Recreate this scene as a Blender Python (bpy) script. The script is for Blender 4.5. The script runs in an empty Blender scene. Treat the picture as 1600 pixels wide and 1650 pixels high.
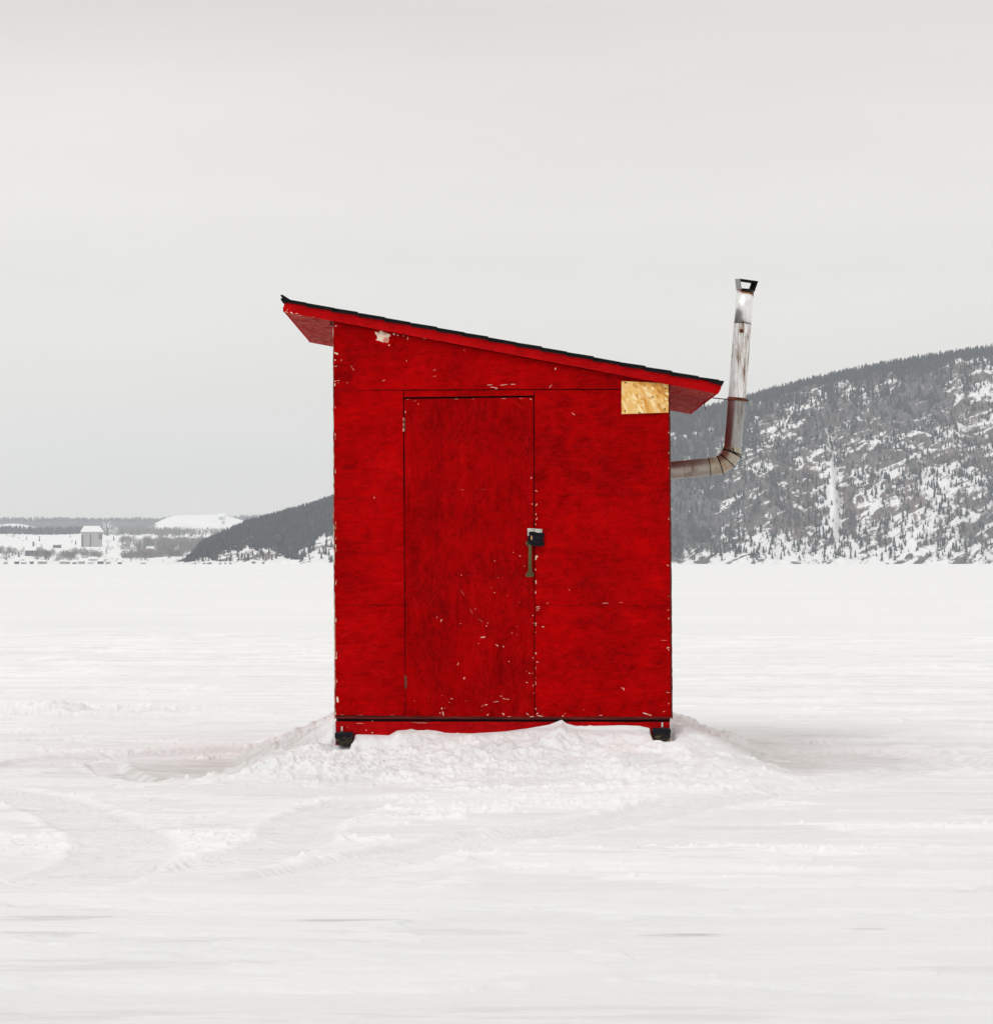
import bpy, bmesh, math, random
import numpy as np
from mathutils import Vector
random.seed(7)
R = math.radians
C = bpy.context.scene.collection

# ------------------------------------------------------------------ camera, world, sun, exposure
F, HZ, HC, D = 4544.0, 907.0, 1.16, 16.0      # focal length in photo pixels, horizon row, eye height, distance to the hut front
cam = bpy.data.cameras.new('camera'); co = bpy.data.objects.new('camera', cam); C.objects.link(co)
co.location = (0, 0, HC); co.rotation_euler = (R(90), 0, 0)
cam.sensor_fit = 'HORIZONTAL'; cam.sensor_width = 36; cam.lens = F/1600*36
cam.shift_y = (HZ-825)/1600; cam.clip_start = 0.1; cam.clip_end = 40000
bpy.context.scene.camera = co

SUN_EL, SUN_AZ = 41, 213       # azimuth clockwise from +Y: light comes from behind the camera, left
w = bpy.data.worlds.new('World'); bpy.context.scene.world = w; w.use_nodes = True
nt = w.node_tree; N = nt.nodes; L = nt.links; N.clear()
out = N.new('ShaderNodeOutputWorld'); bg = N.new('ShaderNodeBackground'); L.new(bg.outputs[0], out.inputs[0])
sky = N.new('ShaderNodeTexSky'); sky.sky_type = 'NISHITA'; sky.sun_disc = False
sky.sun_elevation = R(SUN_EL); sky.sun_rotation = R(SUN_AZ)
tc = N.new('ShaderNodeTexCoord'); sep = N.new('ShaderNodeSeparateXYZ'); L.new(tc.outputs['Generated'], sep.inputs[0])
ramp = N.new('ShaderNodeValToRGB'); L.new(sep.outputs['Z'], ramp.inputs[0])
els = [(0.0, .665), (.03, .69), (.07, .775), (.12, .845), (.155, .83), (.19, .755), (.30, .84), (1.0, 1.0)]
e = ramp.color_ramp.elements
while len(e) < len(els): e.new(.5)
for el, (p, v) in zip(e, els): el.position = p; kk = min(1, p/.10); el.color = (v*(1.02-.005*kk), v*(.978+.007*kk), v*(.87+.065*kk), 1)
mp = N.new('ShaderNodeMapping'); mp.inputs['Scale'].default_value = (1.6, 1.6, 11); L.new(tc.outputs['Generated'], mp.inputs[0])
nz = N.new('ShaderNodeTexNoise'); nz.inputs['Scale'].default_value = 1.7; nz.inputs['Detail'].default_value = 4; L.new(mp.outputs[0], nz.inputs[0])
mr = N.new('ShaderNodeMapRange'); mr.inputs[1].default_value = .3; mr.inputs[2].default_value = .7; mr.inputs[3].default_value = 12*.945; mr.inputs[4].default_value = 12*1.055
L.new(nz.outputs[0], mr.inputs[0])
vm = N.new('ShaderNodeVectorMath'); vm.operation = 'SCALE'; L.new(ramp.outputs[0], vm.inputs[0]); L.new(mr.outputs[0], vm.inputs['Scale'])
mx = N.new('ShaderNodeMix'); mx.data_type = 'RGBA'; mx.inputs[0].default_value = .98
L.new(sky.outputs[0], mx.inputs[6]); L.new(vm.outputs[0], mx.inputs[7]); L.new(mx.outputs[2], bg.inputs[0])
bg.inputs[1].default_value = 0.083

sun = bpy.data.lights.new('sun', 'SUN'); so = bpy.data.objects.new('sun', sun); C.objects.link(so)
sun.energy = .98; sun.angle = R(25); sun.color = (1, .997, 1)
dx, dy, dz = math.sin(R(SUN_AZ))*math.cos(R(SUN_EL)), math.cos(R(SUN_AZ))*math.cos(R(SUN_EL)), math.sin(R(SUN_EL))
so.rotation_euler = Vector((dx, dy, dz)).to_track_quat('Z', 'Y').to_euler()
vs = bpy.context.scene.view_settings
bpy.context.scene.display_settings.display_device = 'sRGB'
vs.view_transform = 'Standard'; vs.look = 'None'; vs.exposure = 0.0; vs.gamma = 1; vs.use_curve_mapping = False
cy = bpy.context.scene.cycles
cy.max_bounces = 8; cy.volume_bounces = 1; cy.use_denoising = True

# ------------------------------------------------------------------ helpers
def px(X, Y, y=D): return ((X-800)/F*y, HC+(HZ-Y)/F*y)            # photo pixel at a distance -> x, z
def gp(X, Y):                                                      # photo pixel on the flat lake -> x, y
    d = HC*F/(Y-HZ); return ((X-800)/F*d, d)
def link(name, me, parent=None, loc=(0, 0, 0)):
    o = bpy.data.objects.new(name, me); C.objects.link(o); o.location = loc
    if parent: o.parent = parent
    return o
def tag(o, label=None, cat=None, group=None, kind=None):
    if label: o['label'] = label
    if cat: o['category'] = cat
    if group: o['group'] = group
    if kind: o['kind'] = kind
    return o
def empty(name, loc, label, cat, group=None):
    return tag(link(name, None, None, loc), label, cat, group)
def np_mesh(name, V, Q, mats=(), smooth=False, mat_idx=None):      # V (n,3), Q (m,k)
    me = bpy.data.meshes.new(name); V = np.asarray(V, np.float32); Q = np.asarray(Q, np.int32)
    k = Q.shape[1]
    me.vertices.add(len(V)); me.vertices.foreach_set('co', V.ravel())
    me.loops.add(Q.size); me.loops.foreach_set('vertex_index', Q.ravel())
    me.polygons.add(len(Q)); me.polygons.foreach_set('loop_start', np.arange(len(Q), dtype=np.int32)*k)
    me.polygons.foreach_set('use_smooth', np.full(len(Q), smooth))
    for m in mats: me.materials.append(m)
    if mat_idx is not None: me.polygons.foreach_set('material_index', np.asarray(mat_idx, np.int32))
    me.update(calc_edges=True); me.validate(); return me
def grid_quads(nr, nc):
    i = np.arange(nr-1)[:, None]*nc+np.arange(nc-1)[None]
    return np.stack([i, i+1, i+nc+1, i+nc], -1).reshape(-1, 4)
def hsh(ix, iy, s):
    h = (ix.astype(np.int64)*374761393+iy.astype(np.int64)*668265263+s*1442695041) & 0xffffffff
    h = ((h ^ (h >> 13))*1274126177) & 0xffffffff
    return ((h ^ (h >> 16)) & 0xffff)/65535.0
def vn(x, y, s=0):
    ix = np.floor(x); iy = np.floor(y); fx = x-ix; fy = y-iy
    fx = fx*fx*fx*(fx*(fx*6-15)+10); fy = fy*fy*fy*(fy*(fy*6-15)+10)
    ix = ix.astype(np.int64); iy = iy.astype(np.int64)
    a, b, c, d = hsh(ix, iy, s), hsh(ix+1, iy, s), hsh(ix, iy+1, s), hsh(ix+1, iy+1, s)
    return (a+(b-a)*fx+(c-a)*fy+(a-b-c+d)*fx*fy)*2-1
def fbm(x, y, n=4, s=0, g=.5):
    x = np.asarray(x, float); y = np.asarray(y, float)
    t = 0; a = 1; tot = 0
    for k in range(n):
        c, q = math.cos(.7*k+.3), math.sin(.7*k+.3)
        t = t+a*vn((x*c-y*q)*2**k+17.3*k, (x*q+y*c)*2**k-9.1*k, s+k); tot += a; a *= g
    return t/tot
def sst(a, b, x): t = np.clip((x-a)/(b-a), 0, 1); return t*t*(3-2*t)

# ------------------------------------------------------------------ materials
class NT:
    def __init__(s, name, rough=.7, spec=.3, metal=0):
        s.m = bpy.data.materials.new(name); s.m.use_nodes = True; s.t = s.m.node_tree
        s.b = s.t.nodes['Principled BSDF']; s.b.inputs['Roughness'].default_value = rough
        s.b.inputs['Specular IOR Level'].default_value = spec; s.b.inputs['Metallic'].default_value = metal
        s.tc = s.n('ShaderNodeTexCoord')
    def n(s, t, **k):
        x = s.t.nodes.new(t)
        for a, v in k.items(): setattr(x, a, v)
        return x
    def l(s, a, b): s.t.links.new(a, b)
    def map(s, scale=(1, 1, 1), rot=(0, 0, 0), src=None):
        o = src or s.tc.outputs['Object']
        if any(rot):
            q = s.n('ShaderNodeMapping'); q.inputs['Rotation'].default_value = rot; s.l(o, q.inputs[0]); o = q.outputs[0]
        m = s.n('ShaderNodeMapping'); m.inputs['Scale'].default_value = scale; s.l(o, m.inputs[0]); return m.outputs[0]
    def noise(s, v, scale, detail=4, rough=.5, dist=0):
        x = s.n('ShaderNodeTexNoise'); x.inputs['Scale'].default_value = scale; x.inputs['Detail'].default_value = detail
        x.inputs['Roughness'].default_value = rough; x.inputs['Distortion'].default_value = dist
        s.l(v, x.inputs['Vector']); return x.outputs[0]
    def vor(s, v, scale):
        x = s.n('ShaderNodeTexVoronoi'); x.inputs['Scale'].default_value = scale; s.l(v, x.inputs['Vector'])
        q = s.n('ShaderNodeSeparateColor'); s.l(x.outputs['Color'], q.inputs[0]); return q.outputs[0]
    def rng(s, v, a, b, c=0, d=1, clamp=True):
        x = s.n('ShaderNodeMapRange', clamp=clamp)
        for i, q in enumerate((a, b, c, d)): x.inputs[i+1].default_value = q
        s.l(v, x.inputs[0]); return x.outputs[0]
    def math(s, op, a, b=None):
        x = s.n('ShaderNodeMath', operation=op)
        for i, q in enumerate((a, b)):
            if q is None: continue
            if isinstance(q, (int, float)): x.inputs[i].default_value = q
            else: s.l(q, x.inputs[i])
        return x.outputs[0]
    def mix(s, f, a, b, blend='MIX'):
        x = s.n('ShaderNodeMix', data_type='RGBA', blend_type=blend)
        for i, q in ((0, f), (6, a), (7, b)):
            if isinstance(q, (int, float)): x.inputs[i].default_value = q
            elif isinstance(q, tuple): x.inputs[i].default_value = (*q, 1)
            else: s.l(q, x.inputs[i])
        return x.outputs[2]
    def col(s, c):
        if isinstance(c, tuple): s.b.inputs['Base Color'].default_value = (*c, 1)
        else: s.l(c, s.b.inputs['Base Color'])
    def bump(s, h, dist, strength=1):
        x = s.n('ShaderNodeBump'); x.inputs['Distance'].default_value = dist; x.inputs['Strength'].default_value = strength
        s.l(h, x.inputs['Height']); s.l(x.outputs[0], s.b.inputs['Normal'])

def strands(m, s1=1.0, seed=0):
    """three crossing layers of long thin chips, as in strand board; returns a 0..1 value"""
    vals = []
    for i, a in enumerate((.25, -.45, 1.05)):
        v = m.map((9*s1, 9*s1, 70*s1), (0, a+seed, 0))
        vals.append(m.vor(v, 1.0))
    sel = m.vor(m.map((18*s1, 18*s1, 26*s1), (0, .3, 0)), 1.0)
    f1 = m.rng(sel, .33, .34); f2 = m.rng(sel, .66, .67)
    def mixv(f, a, b):
        x = m.n('ShaderNodeMix', data_type='FLOAT'); m.l(f, x.inputs[0]); m.l(a, x.inputs[2]); m.l(b, x.inputs[3]); return x.outputs[0]
    return mixv(f2, mixv(f1, vals[0], vals[1]), vals[2])

def red_paint(name, dark, light, seed=0, chips=.0, grain=.18, vert=False, wood=0.0):
    m = NT(name, .78, .012)
    big = m.noise(m.map(rot=(0, seed, 0)), 1.9, 4, .55, .8)
    mid = m.noise(m.map(rot=(0, seed*2, 0)), 6.5, 5, .62, 1.6)
    st = m.noise(m.map((20, 8, 3.2) if vert else (3.4, 8, 22), (0, .06, 0)), 1.5, 5, .65, 1.4)
    fine = m.noise(m.map((85, 85, 85)), 1.0, 4, .7)
    g = strands(m, 1, 0)
    v = m.math('MULTIPLY', m.rng(big, .30, .70), .20)
    v = m.math('ADD', v, m.math('MULTIPLY', m.rng(mid, .3, .7), .24))
    v = m.math('ADD', v, m.math('MULTIPLY', m.rng(st, .3, .7), .27))
    v = m.math('ADD', v, m.math('MULTIPLY', g, grain*.55))
    v = m.math('ADD', v, m.math('MULTIPLY', m.rng(fine, .3, .7), .22))
    c = m.mix(m.rng(v, .30, .82), dark, light)
    # hair-thin scuffs where brush and weather raised the chips
    for q, (a_, amt) in enumerate(((.5, .5), (-.35, .45), (1.2, .4), (.1, .45))):
        sc = m.noise(m.map((4, 4, 95), (0, a_+seed, 0)), 1.7, 3, .6, 1.3)
        zz = m.noise(m.map(rot=(0, a_, 0)), 3.1, 2)
        c = m.mix(m.math('MULTIPLY', m.math('MULTIPLY', m.rng(sc, .61, .69), m.rng(zz, .46, .60)), amt), c, (.68, .012, .012))
    dk = m.noise(m.map((60, 60, 60)), 1.0, 3, .6); c = m.mix(m.math('MULTIPLY', m.rng(dk, .62, .72), .35), c, (.10, .001, .001))
    if wood: c = m.mix(m.math('MULTIPLY', m.rng(g, .15, .95), wood), c, (.46, .15, .11))
    if chips:
        k = m.noise(m.map((14, 14, 30), (0, .7+seed, 0)), 7, 3, .8, 1)
        zone = m.noise(m.map(), 2.1, 2)
        k = m.math('MULTIPLY', m.rng(k, .745-chips, .755-chips), m.rng(zone, .52, .60))
        c = m.mix(k, c, (.72, .48, .36))
    m.col(c)
    h = m.math('ADD', m.math('MULTIPLY', g, .6), m.math('MULTIPLY', fine, .5))
    m.bump(h, .0018, 1)
    return m.m
RD, RL = (.185, .0002, .0005), (.50, .0005, .001)
M = {}
M['wall'] = red_paint('wall_paint', RD, RL, 0, .0)
M['door'] = red_paint('door_paint', (.16, .0002, .0005), (.42, .0005, .001), 1.3, .012, vert=True)
M['rake'] = red_paint('rake_paint', (.30, .002, .003), (.58, .004, .006), 2.1, 0, .05)
M['soffit'] = red_paint('soffit_paint', (.22, .012, .014), (.50, .03, .03), .9, .02, .3, wood=.55)
M['skirt'] = red_paint('skirt_paint', (.26, .002, .003), (.56, .004, .006), 3.0, .01, .05)

m = NT('bare_chip', .8, .2); c = m.noise(m.map(), 60, 4); m.col(m.mix(m.rng(m.noise(m.map(), 19, 2), .50, .60), m.mix(m.rng(c, .35, .65), (.74, .54, .40), (.84, .74, .62)), (.58, .20, .15))); M['chip'] = m.m
m = NT('strand_board', .75, .25)                                   # bare new strand board of the patch
a = [m.vor(m.map((11, 11, 48), (0, r, 0)), 1.0) for r in (-.75, -1.1, -.45)]
sel = m.vor(m.map((30, 30, 38), (0, -.8, 0)), 1.0)
v = m.n('ShaderNodeMix', data_type='FLOAT'); m.l(m.rng(sel, .45, .46), v.inputs[0]); m.l(a[0], v.inputs[2]); m.l(a[1], v.inputs[3])
v2 = m.n('ShaderNodeMix', data_type='FLOAT'); m.l(m.rng(sel, .8, .81), v2.inputs[0]); m.l(v.outputs[0], v2.inputs[2]); m.l(a[2], v2.inputs[3])
rp = m.n('ShaderNodeValToRGB'); m.l(v2.outputs[0], rp.inputs[0])
for i, (p, cc) in enumerate([(0, (.84, .56, .20)), (.36, (.72, .37, .06)), (.56, (.92, .76, .42)), (.80, (.66, .30, .03)), (1, (.50, .20, .02))]):
    el = rp.color_ramp.elements[i] if i < 2 else rp.color_ramp.elements.new(p)
    el.position = p; el.color = (*cc, 1)
fn = m.noise(m.map((60, 60, 160), (0, -.8, 0)), 1.5, 4)
m.col(m.mix(m.math('MULTIPLY', m.rng(fn, .4, .75), .22), rp.outputs[0], (.92, .80, .58))); m.bump(v2.outputs[0], .001); M['osb'] = m.m
m = NT('raw_board_edge', .85, .1); c = m.noise(m.map((1, 1, 1)), 45, 4, .7); m.col(m.mix(m.rng(c, .4, .62), (.055, .012, .010), (.20, .02, .015))); M['edge'] = m.m
m = NT('pale_board_edge', .85, .1); c = m.noise(m.map((1, 1, .35)), 30, 4, .7); m.col(m.mix(m.rng(c, .44, .56), (.62, .44, .33), (.30, .02, .02))); M['pale_edge'] = m.m
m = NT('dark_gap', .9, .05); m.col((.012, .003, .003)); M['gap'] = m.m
m = NT('shaded_dark_wood', .6, .2); c = m.noise(m.map((3, 3, 60)), 2, 4); m.col(m.mix(m.rng(c, .4, .65), (.05, .003, .003), (.16, .012, .008))); M['ledge'] = m.m  # dark red carries the shadow of the recessed ledge
m = NT('asphalt_shingle', .95, .05); c = m.noise(m.map(), 220, 4, .8); m.col(m.mix(m.rng(c, .4, .68), (.004, .004, .005), (.022, .022, .024))); m.bump(c, .001); M['shingle'] = m.m
m = NT('black_rubber', .6, .12); c = m.noise(m.map(), 60, 4); m.col(m.mix(c, (.002, .002, .004), (.012, .014, .022))); M['rubber'] = m.m
m = NT('grey_plate', .5, .5); c = m.noise(m.map(), 90, 4); m.col(m.mix(m.rng(c, .4, .6), (.42, .42, .38), (.66, .65, .60))); M['plate'] = m.m
m = NT('drab_handle', .45, .45); c = m.noise(m.map(), 160, 4); m.col(m.mix(m.rng(c, .4, .6), (.058, .046, .008), (.10, .072, .012))); M['handle'] = m.m
m = NT('black_iron', .8, .06); m.col((.006, .006, .006)); M['iron'] = m.m
m = NT('rust', .8, .3); c = m.noise(m.map(), 70, 4); m.col(m.mix(m.rng(c, .4, .6), (.05, .015, .008), (.19, .055, .025))); M['rust'] = m.m
m = NT('zinc_bolt', .3, .5, .7); m.col((.75, .75, .75)); M['zinc'] = m.m
m = NT('worn_runner_wood', .7, .3); c = m.noise(m.map((12, 12, 40), (0, .4, 0)), 2.0, 5, .6, 1.5)
m.col(m.mix(m.rng(c, .52, .64), (.005, .004, .004), (.12, .08, .038))); M['runner'] = m.m
def pipe_mat(name, base, stain, amt, top=None, metal=.75, rough=.42):
    m = NT(name, rough, .5, metal)
    s = m.noise(m.map((60, 60, 5)), 1, 5, .7, .6); b = m.noise(m.map((9, 9, 2.2)), 1.6, 3, .6)
    k = m.math('MULTIPLY', m.rng(s, .42, .62), m.rng(b, .62-amt, .74-amt))
    mott = m.noise(m.map(), 38, 5, .65)
    c = m.mix(m.rng(mott, .35, .68), tuple(x*.86 for x in base), tuple(min(.95, x*1.08) for x in base))
    c = m.mix(k, c, stain)
    if top:
        z = m.n('ShaderNodeSeparateXYZ'); m.l(m.tc.outputs['Object'], z.inputs[0])
        wob = m.math('ADD', z.outputs[2], m.math('MULTIPLY', m.noise(m.map(), 14, 2), .05))
        wob = m.math('ADD', wob, m.math('MULTIPLY', m.math('SUBTRACT', z.outputs[0], top[1]), .45))
        c = m.mix(m.rng(wob, top[0]-.020, top[0]-.004), c, (.30, .085, .012))
        c = m.mix(m.rng(wob, top[0]-.004, top[0]+.006), c, (.012, .008, .006))
    m.col(c); m.l(m.math('SUBTRACT', m.math('MULTIPLY', m.math('SUBTRACT', 1.0, k), metal), 0), m.b.inputs['Metallic'])
    m.bump(mott, .0003); return m
M['fur'] = None

# snow
def snow_mat(name, attr=None):
    m = NT(name, .8, .15)
    st = m.noise(m.map((.35, 1.6, 1)), 1.0, 6, .6, .4); fi = m.noise(m.map((2, 6, 6)), 3.0, 5, .7)
    far = m.math('ADD', m.math('MULTIPLY', m.noise(m.map((.02, .16, 1)), 1.0, 6, .7), .5), m.math('MULTIPLY', m.noise(m.map((.0022, .022, 1)), 1.0, 4, .6), .5))
    v = m.math('ADD', m.math('MULTIPLY', m.rng(st, .3, .7), .34), m.math('MULTIPLY', m.rng(fi, .3, .7), .30))
    v = m.math('ADD', v, m.math('MULTIPLY', m.rng(far, .38, .62), .36))
    c = m.mix(v, (.725, .736, .755), (.865, .874, .888))
    if attr:
        at = m.n('ShaderNodeAttribute', attribute_name='ice')
        br = m.noise(m.map((3, 9, 3)), 2.2, 5, .75, .5)
        k = m.math('MULTIPLY', at.outputs['Fac'], m.rng(br, .36, .58, .25, 1))
        c = m.mix(k, c, (.50, .49, .47))
        fr = m.n('ShaderNodeAttribute', attribute_name='fresh_lit'); c = m.mix(fr.outputs['Fac'], c, (.905, .912, .922))  # loose snow tint, also painting lit relief on ridges and lug crests
        pk = m.n('ShaderNodeAttribute', attribute_name='packed_shade'); c = m.mix(pk.outputs['Fac'], c, (.66, .66, .665))  # compacted snow tint, also painting relief shade into the grooves
    m.col(c)
    m.bump(m.noise(m.map((7, 15, 14)), 2.6, 8, .8), .011, .6)
    return m.m
M['snow'] = snow_mat('snow'); M['lake_snow'] = snow_mat('lake_snow', True)

# ------------------------------------------------------------------ the frozen lake: one sheet out to the horizon
rows = list(np.geomspace(1.2, 6.5, 26)[:-1])
rows += [HC*F/(Y-HZ) for Y in list(np.arange(HZ+HC*F/6.5, 1540, -1.2))+list(np.arange(1540, 1195, -.75))+list(np.arange(1195, HZ+HC*F/60, -1.3))]
rows += list(np.arange(14.3, 16.12, .014)) + list(np.geomspace(60, 14000, 170))
rows = np.unique(np.round(rows, 4))
uc = np.arange(-.2, .2001, 1.5/F)
uo = np.geomspace(.2, 2.0, 70)[1:]
us = np.concatenate([-uo[::-1], uc, uo])
HX0, HX1 = (538-800)/F*D, (1080-800)/F*D
prof = [(480, 1200), (534, 1201), (538, 1202), (566.5, 1201), (568, 1187), (576, 1184), (600, 1185), (627, 1186), (640, 1178.5), (662, 1177), (700, 1182), (760, 1183), (810, 1180),
        (850, 1175), (885, 1169), (905, 1161), (913, 1167), (928, 1171), (960, 1171), (1000, 1170), (1030, 1171), (1047, 1175), (1051.5, 1179), (1053, 1196), (1081, 1195), (1090, 1187), (1130, 1184)]
PX = np.array([(p[0]-800)/F*D for p in prof]); PZ = np.array([HC+(HZ-p[1])/F*D for p in prof])

def polydist(x, y, pts, smooth=6):
    P = np.array([gp(*p) for p in pts])
    t = np.linspace(0, len(P)-1, (len(P)-1)*smooth+1)
    # Catmull-Rom through the points
    Q = []
    for q in t:
        i = min(int(q), len(P)-2); f = q-i
        p0, p1, p2, p3 = P[max(i-1, 0)], P[i], P[i+1], P[min(i+2, len(P)-1)]
        Q.append(.5*((2*p1)+(-p0+p2)*f+(2*p0-5*p1+4*p2-p3)*f*f+(-p0+3*p1-3*p2+p3)*f**3))
    best = np.full(x.shape, 1e9); s = np.zeros(x.shape); side = np.zeros(x.shape); acc = 0
    for a, b in zip(Q[:-1], Q[1:]):
        d = b-a; ln = math.hypot(*d); d = d/max(ln, 1e-6)
        rx, ry = x-a[0], y-a[1]; t_ = np.clip(rx*d[0]+ry*d[1], 0, ln)
        ex, ey = rx-d[0]*t_, ry-d[1]*t_; dd = np.hypot(ex, ey); k = dd < best
        best = np.where(k, dd, best); s = np.where(k, acc+t_, s); side = np.where(k, np.sign(d[0]*ry-d[1]*rx)*dd, side); acc += ln
    return best, s, side, acc
FRESH_LIT = PACK_SHADE = None
def near_path(x, y, pts, m_):
    P = [gp(*p) for p in pts]; xs_, ys_ = [p[0] for p in P], [p[1] for p in P]
    return (x > min(xs_)-m_) & (x < max(xs_)+m_) & (y > min(ys_)-m_) & (y < max(ys_)+m_)
def snow_height(x, y):
    global FRESH_LIT, PACK_SHADE
    k = y[:, 0] < 46; o = np.empty(x.shape); FR = np.zeros(x.shape); PK = np.zeros(x.shape)
    o[k] = snow_h(x[k], y[k], True); FR[k] = FRESH_LIT; PK[k] = PACK_SHADE; FRESH_LIT, PACK_SHADE = FR, PK
    o[~k] = snow_h(x[~k], y[~k], False); return o
def snow_h(x, y, full):
    global FRESH_LIT, PACK_SHADE
    near = sst(90, 30, y)
    r = np.hypot(x, y)
    z = .008*fbm(x/2.6, y/1.3, 3, 1)*near + .008*fbm(x/2.4, y/.5, 5, 5, .62)*near
    z += .0085*(.5-np.abs(fbm(x/.16, y/.11, 4, 11, .65)))*(.5+.5*sst(8.5, 11.5, y))*sst(32, 14, y)*(.35+.65*sst(-.1, .35, fbm(x/1.8, y/.7, 3, 77)))
    z += np.where(y > 25, .06*fbm(x/22, y/9, 4, 21)*sst(25, 60, y)*sst(1500, 500, r), 0)
    # low broken crusts, long in x
    cr = fbm(x/1.3, y/.5, 5, 31, .6)
    z += .009*sst(.14, .19, cr)*sst(60, 22, y)*(y > 3)
    if not full: return z
    FRESH_LIT = .40*sst(.14, .22, cr)+.35*sst(.14, .24, fbm(x/.9, y/.22, 5, 97, .6)); PACK_SHADE = .45*sst(.10, .30, fbm(x/1.6, y/.4, 5, 98, .6))*sst(0, .2, fbm(x/.35, y/.06, 3, 99))
    # banked snow round the hut
    wob = .16*fbm(x/.6, y/.6, 4, 41)
    dxs = np.maximum(np.maximum(HX0-x, x-HX1), 0); dyf = np.maximum(D-y, 0); dyb = np.maximum(y-(D+2.15), 0)
    Ls = np.where(x > 0, .66, .60)
    s = np.sqrt((dxs/Ls)**2+(dyf/1.42)**2+(dyb/.8)**2)+wob*.7
    s0 = np.sqrt((dxs/Ls)**2+(dyf/1.42)**2+(dyb/.8)**2)
    zc = np.interp(x, PX, PZ)
    zs = .25+.02*fbm(x*2, y*2, 3, 43)
    blend = sst(0.0, .14, np.maximum(D-.13-y, 0)+dxs*1.2)
    top = np.where(y < D, zc, zc+(zs-zc)*sst(D, D+.35, y))
    top = np.where((y < D) & (blend > 0), zc*(1-blend)+(np.interp(x, [HX0-.3, -.7, -.2, .32, .5, HX1+.3], [.20, .15, .17, .23, .20, .21])+.02*fbm(x*2.2, y*2, 3, 44))*blend, top)
    prof_ = np.clip(1-s, 0, 1)**1.25
    mound = np.where(s0 < .02, top, top*prof_*(1/(1+0*s)))
    lump = sst(1.15, .75, s0)*sst(.02, .15, s0)
    pt = sst(-.05, .30, fbm(x/.8, y/.5, 3, 58)); mound += lump*(.050*fbm(x/.55, y/.4, 3, 51, .5)+pt*(.05*(.30-np.abs(fbm(x/.24, y/.2, 5, 55, .62)))+.045*np.maximum(0, fbm(x/.10, y/.12, 4, 53, .6)))+.010*fbm(x/.06, y/.06, 3, 59))
    # clods at the front left foot and scattered below
    cl = np.exp(-(((x+1.17)/.34)**2+((y-15.0)/.28)**2))
    mound += cl*(.05+.10*np.maximum(0, fbm(x/.12, y/.14, 4, 61, .6)))
    for X0_, X1_, zf in ((537, 568, HC+(HZ-1201)/F*(D-.13)), (1051, 1082, HC+(HZ-1194)/F*(D-.13))):
        xa_, xb_ = px(X0_, 0)[0], px(X1_, 0)[0]; k = sst(xa_-.018, xa_, x)*sst(xb_+.018, xb_, x)*sst(D-.36, D-.17, y)*(y < D+.1)
        mound = mound*(1-k)+np.minimum(mound, zf)*k
    z = z*(1-.6*lump)+mound
    FRESH_LIT = np.clip(FRESH_LIT*(1-sst(1.1, .9, s0))+sst(1.1, .9, s0)*.55*sst(-.1, .3, fbm(x/.3, y/.25, 4, 57)), 0, 1); PACK_SHADE = np.clip(PACK_SHADE*(1-sst(1.1, .9, s0))+.5*sst(1.05, .9, s0)*sst(.18, .34, fbm(x/.35, y/.16, 5, 56, .6)), 0, 1)
    # snowmobile tracks with lugs
    for pts, wd, dp, per in (
        ([(380, 1432), (620, 1386), (800, 1350), (1000, 1322), (1150, 1290), (1350, 1262), (1480, 1240), (1560, 1225), (1660, 1200)], .19, .022, .050),
        ([(-60, 1262), (40, 1236), (130, 1222), (230, 1219), (330, 1214), (520, 1206)], .21, .015, .06),
        ([(-80, 1266), (60, 1290), (150, 1325), (210, 1370), (120, 1420), (-60, 1440)], .20, .010, .05),
        ([(620, 1285), (500, 1325), (470, 1360), (360, 1395), (150, 1400)], .16, .009, .05),
        ([(1180, 1226), (1300, 1214), (1480, 1216), (1660, 1246)], .19, .022, .06),
        ([(165, 1224), (180, 1240), (225, 1256), (270, 1264)], .10, .03, .11)):
        ii = near_path(x, y, pts, .6); X_, Y_ = x[ii], y[ii]
        d, sx, side, ln = polydist(X_, Y_, pts)
        end = sst(0, .5, sx)*sst(ln, ln-.5, sx); inn = sst(wd+.03, wd-.03, d)*end
        lg = np.sin(2*math.pi*(sx/per)+np.abs(side)*16+1.2*fbm(X_/.5, Y_/.5, 2, 68)); lug = .5+.5*lg
        PACK_SHADE[ii] = np.maximum(PACK_SHADE[ii], inn*(.12+.55*(1-lug))*(.7+.5*fbm(X_/.3, Y_/.3, 3, 64)))  # compacted snow, with groove shade put into the colour
        FRESH_LIT[ii] = np.maximum(FRESH_LIT[ii]*(1-.7*inn), inn*lug*.5+.9*np.exp(-((d-wd-.05)/.05)**2)*end*(.3+.6*fbm(X_/.1, Y_/.07, 4, 65)))  # loose snow, with lit lug crests and rims put into the colour
        z[ii] += -dp*inn*(1+.25*fbm(X_/.4, Y_/.4, 3, 66))+inn*.007*lg*(.6+.6*fbm(X_/.25, Y_/.25, 3, 69))+.010*np.exp(-((d-wd-.04)/.035)**2)*end*(.6+.7*fbm(X_/.1, Y_/.1, 4, 67))
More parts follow.
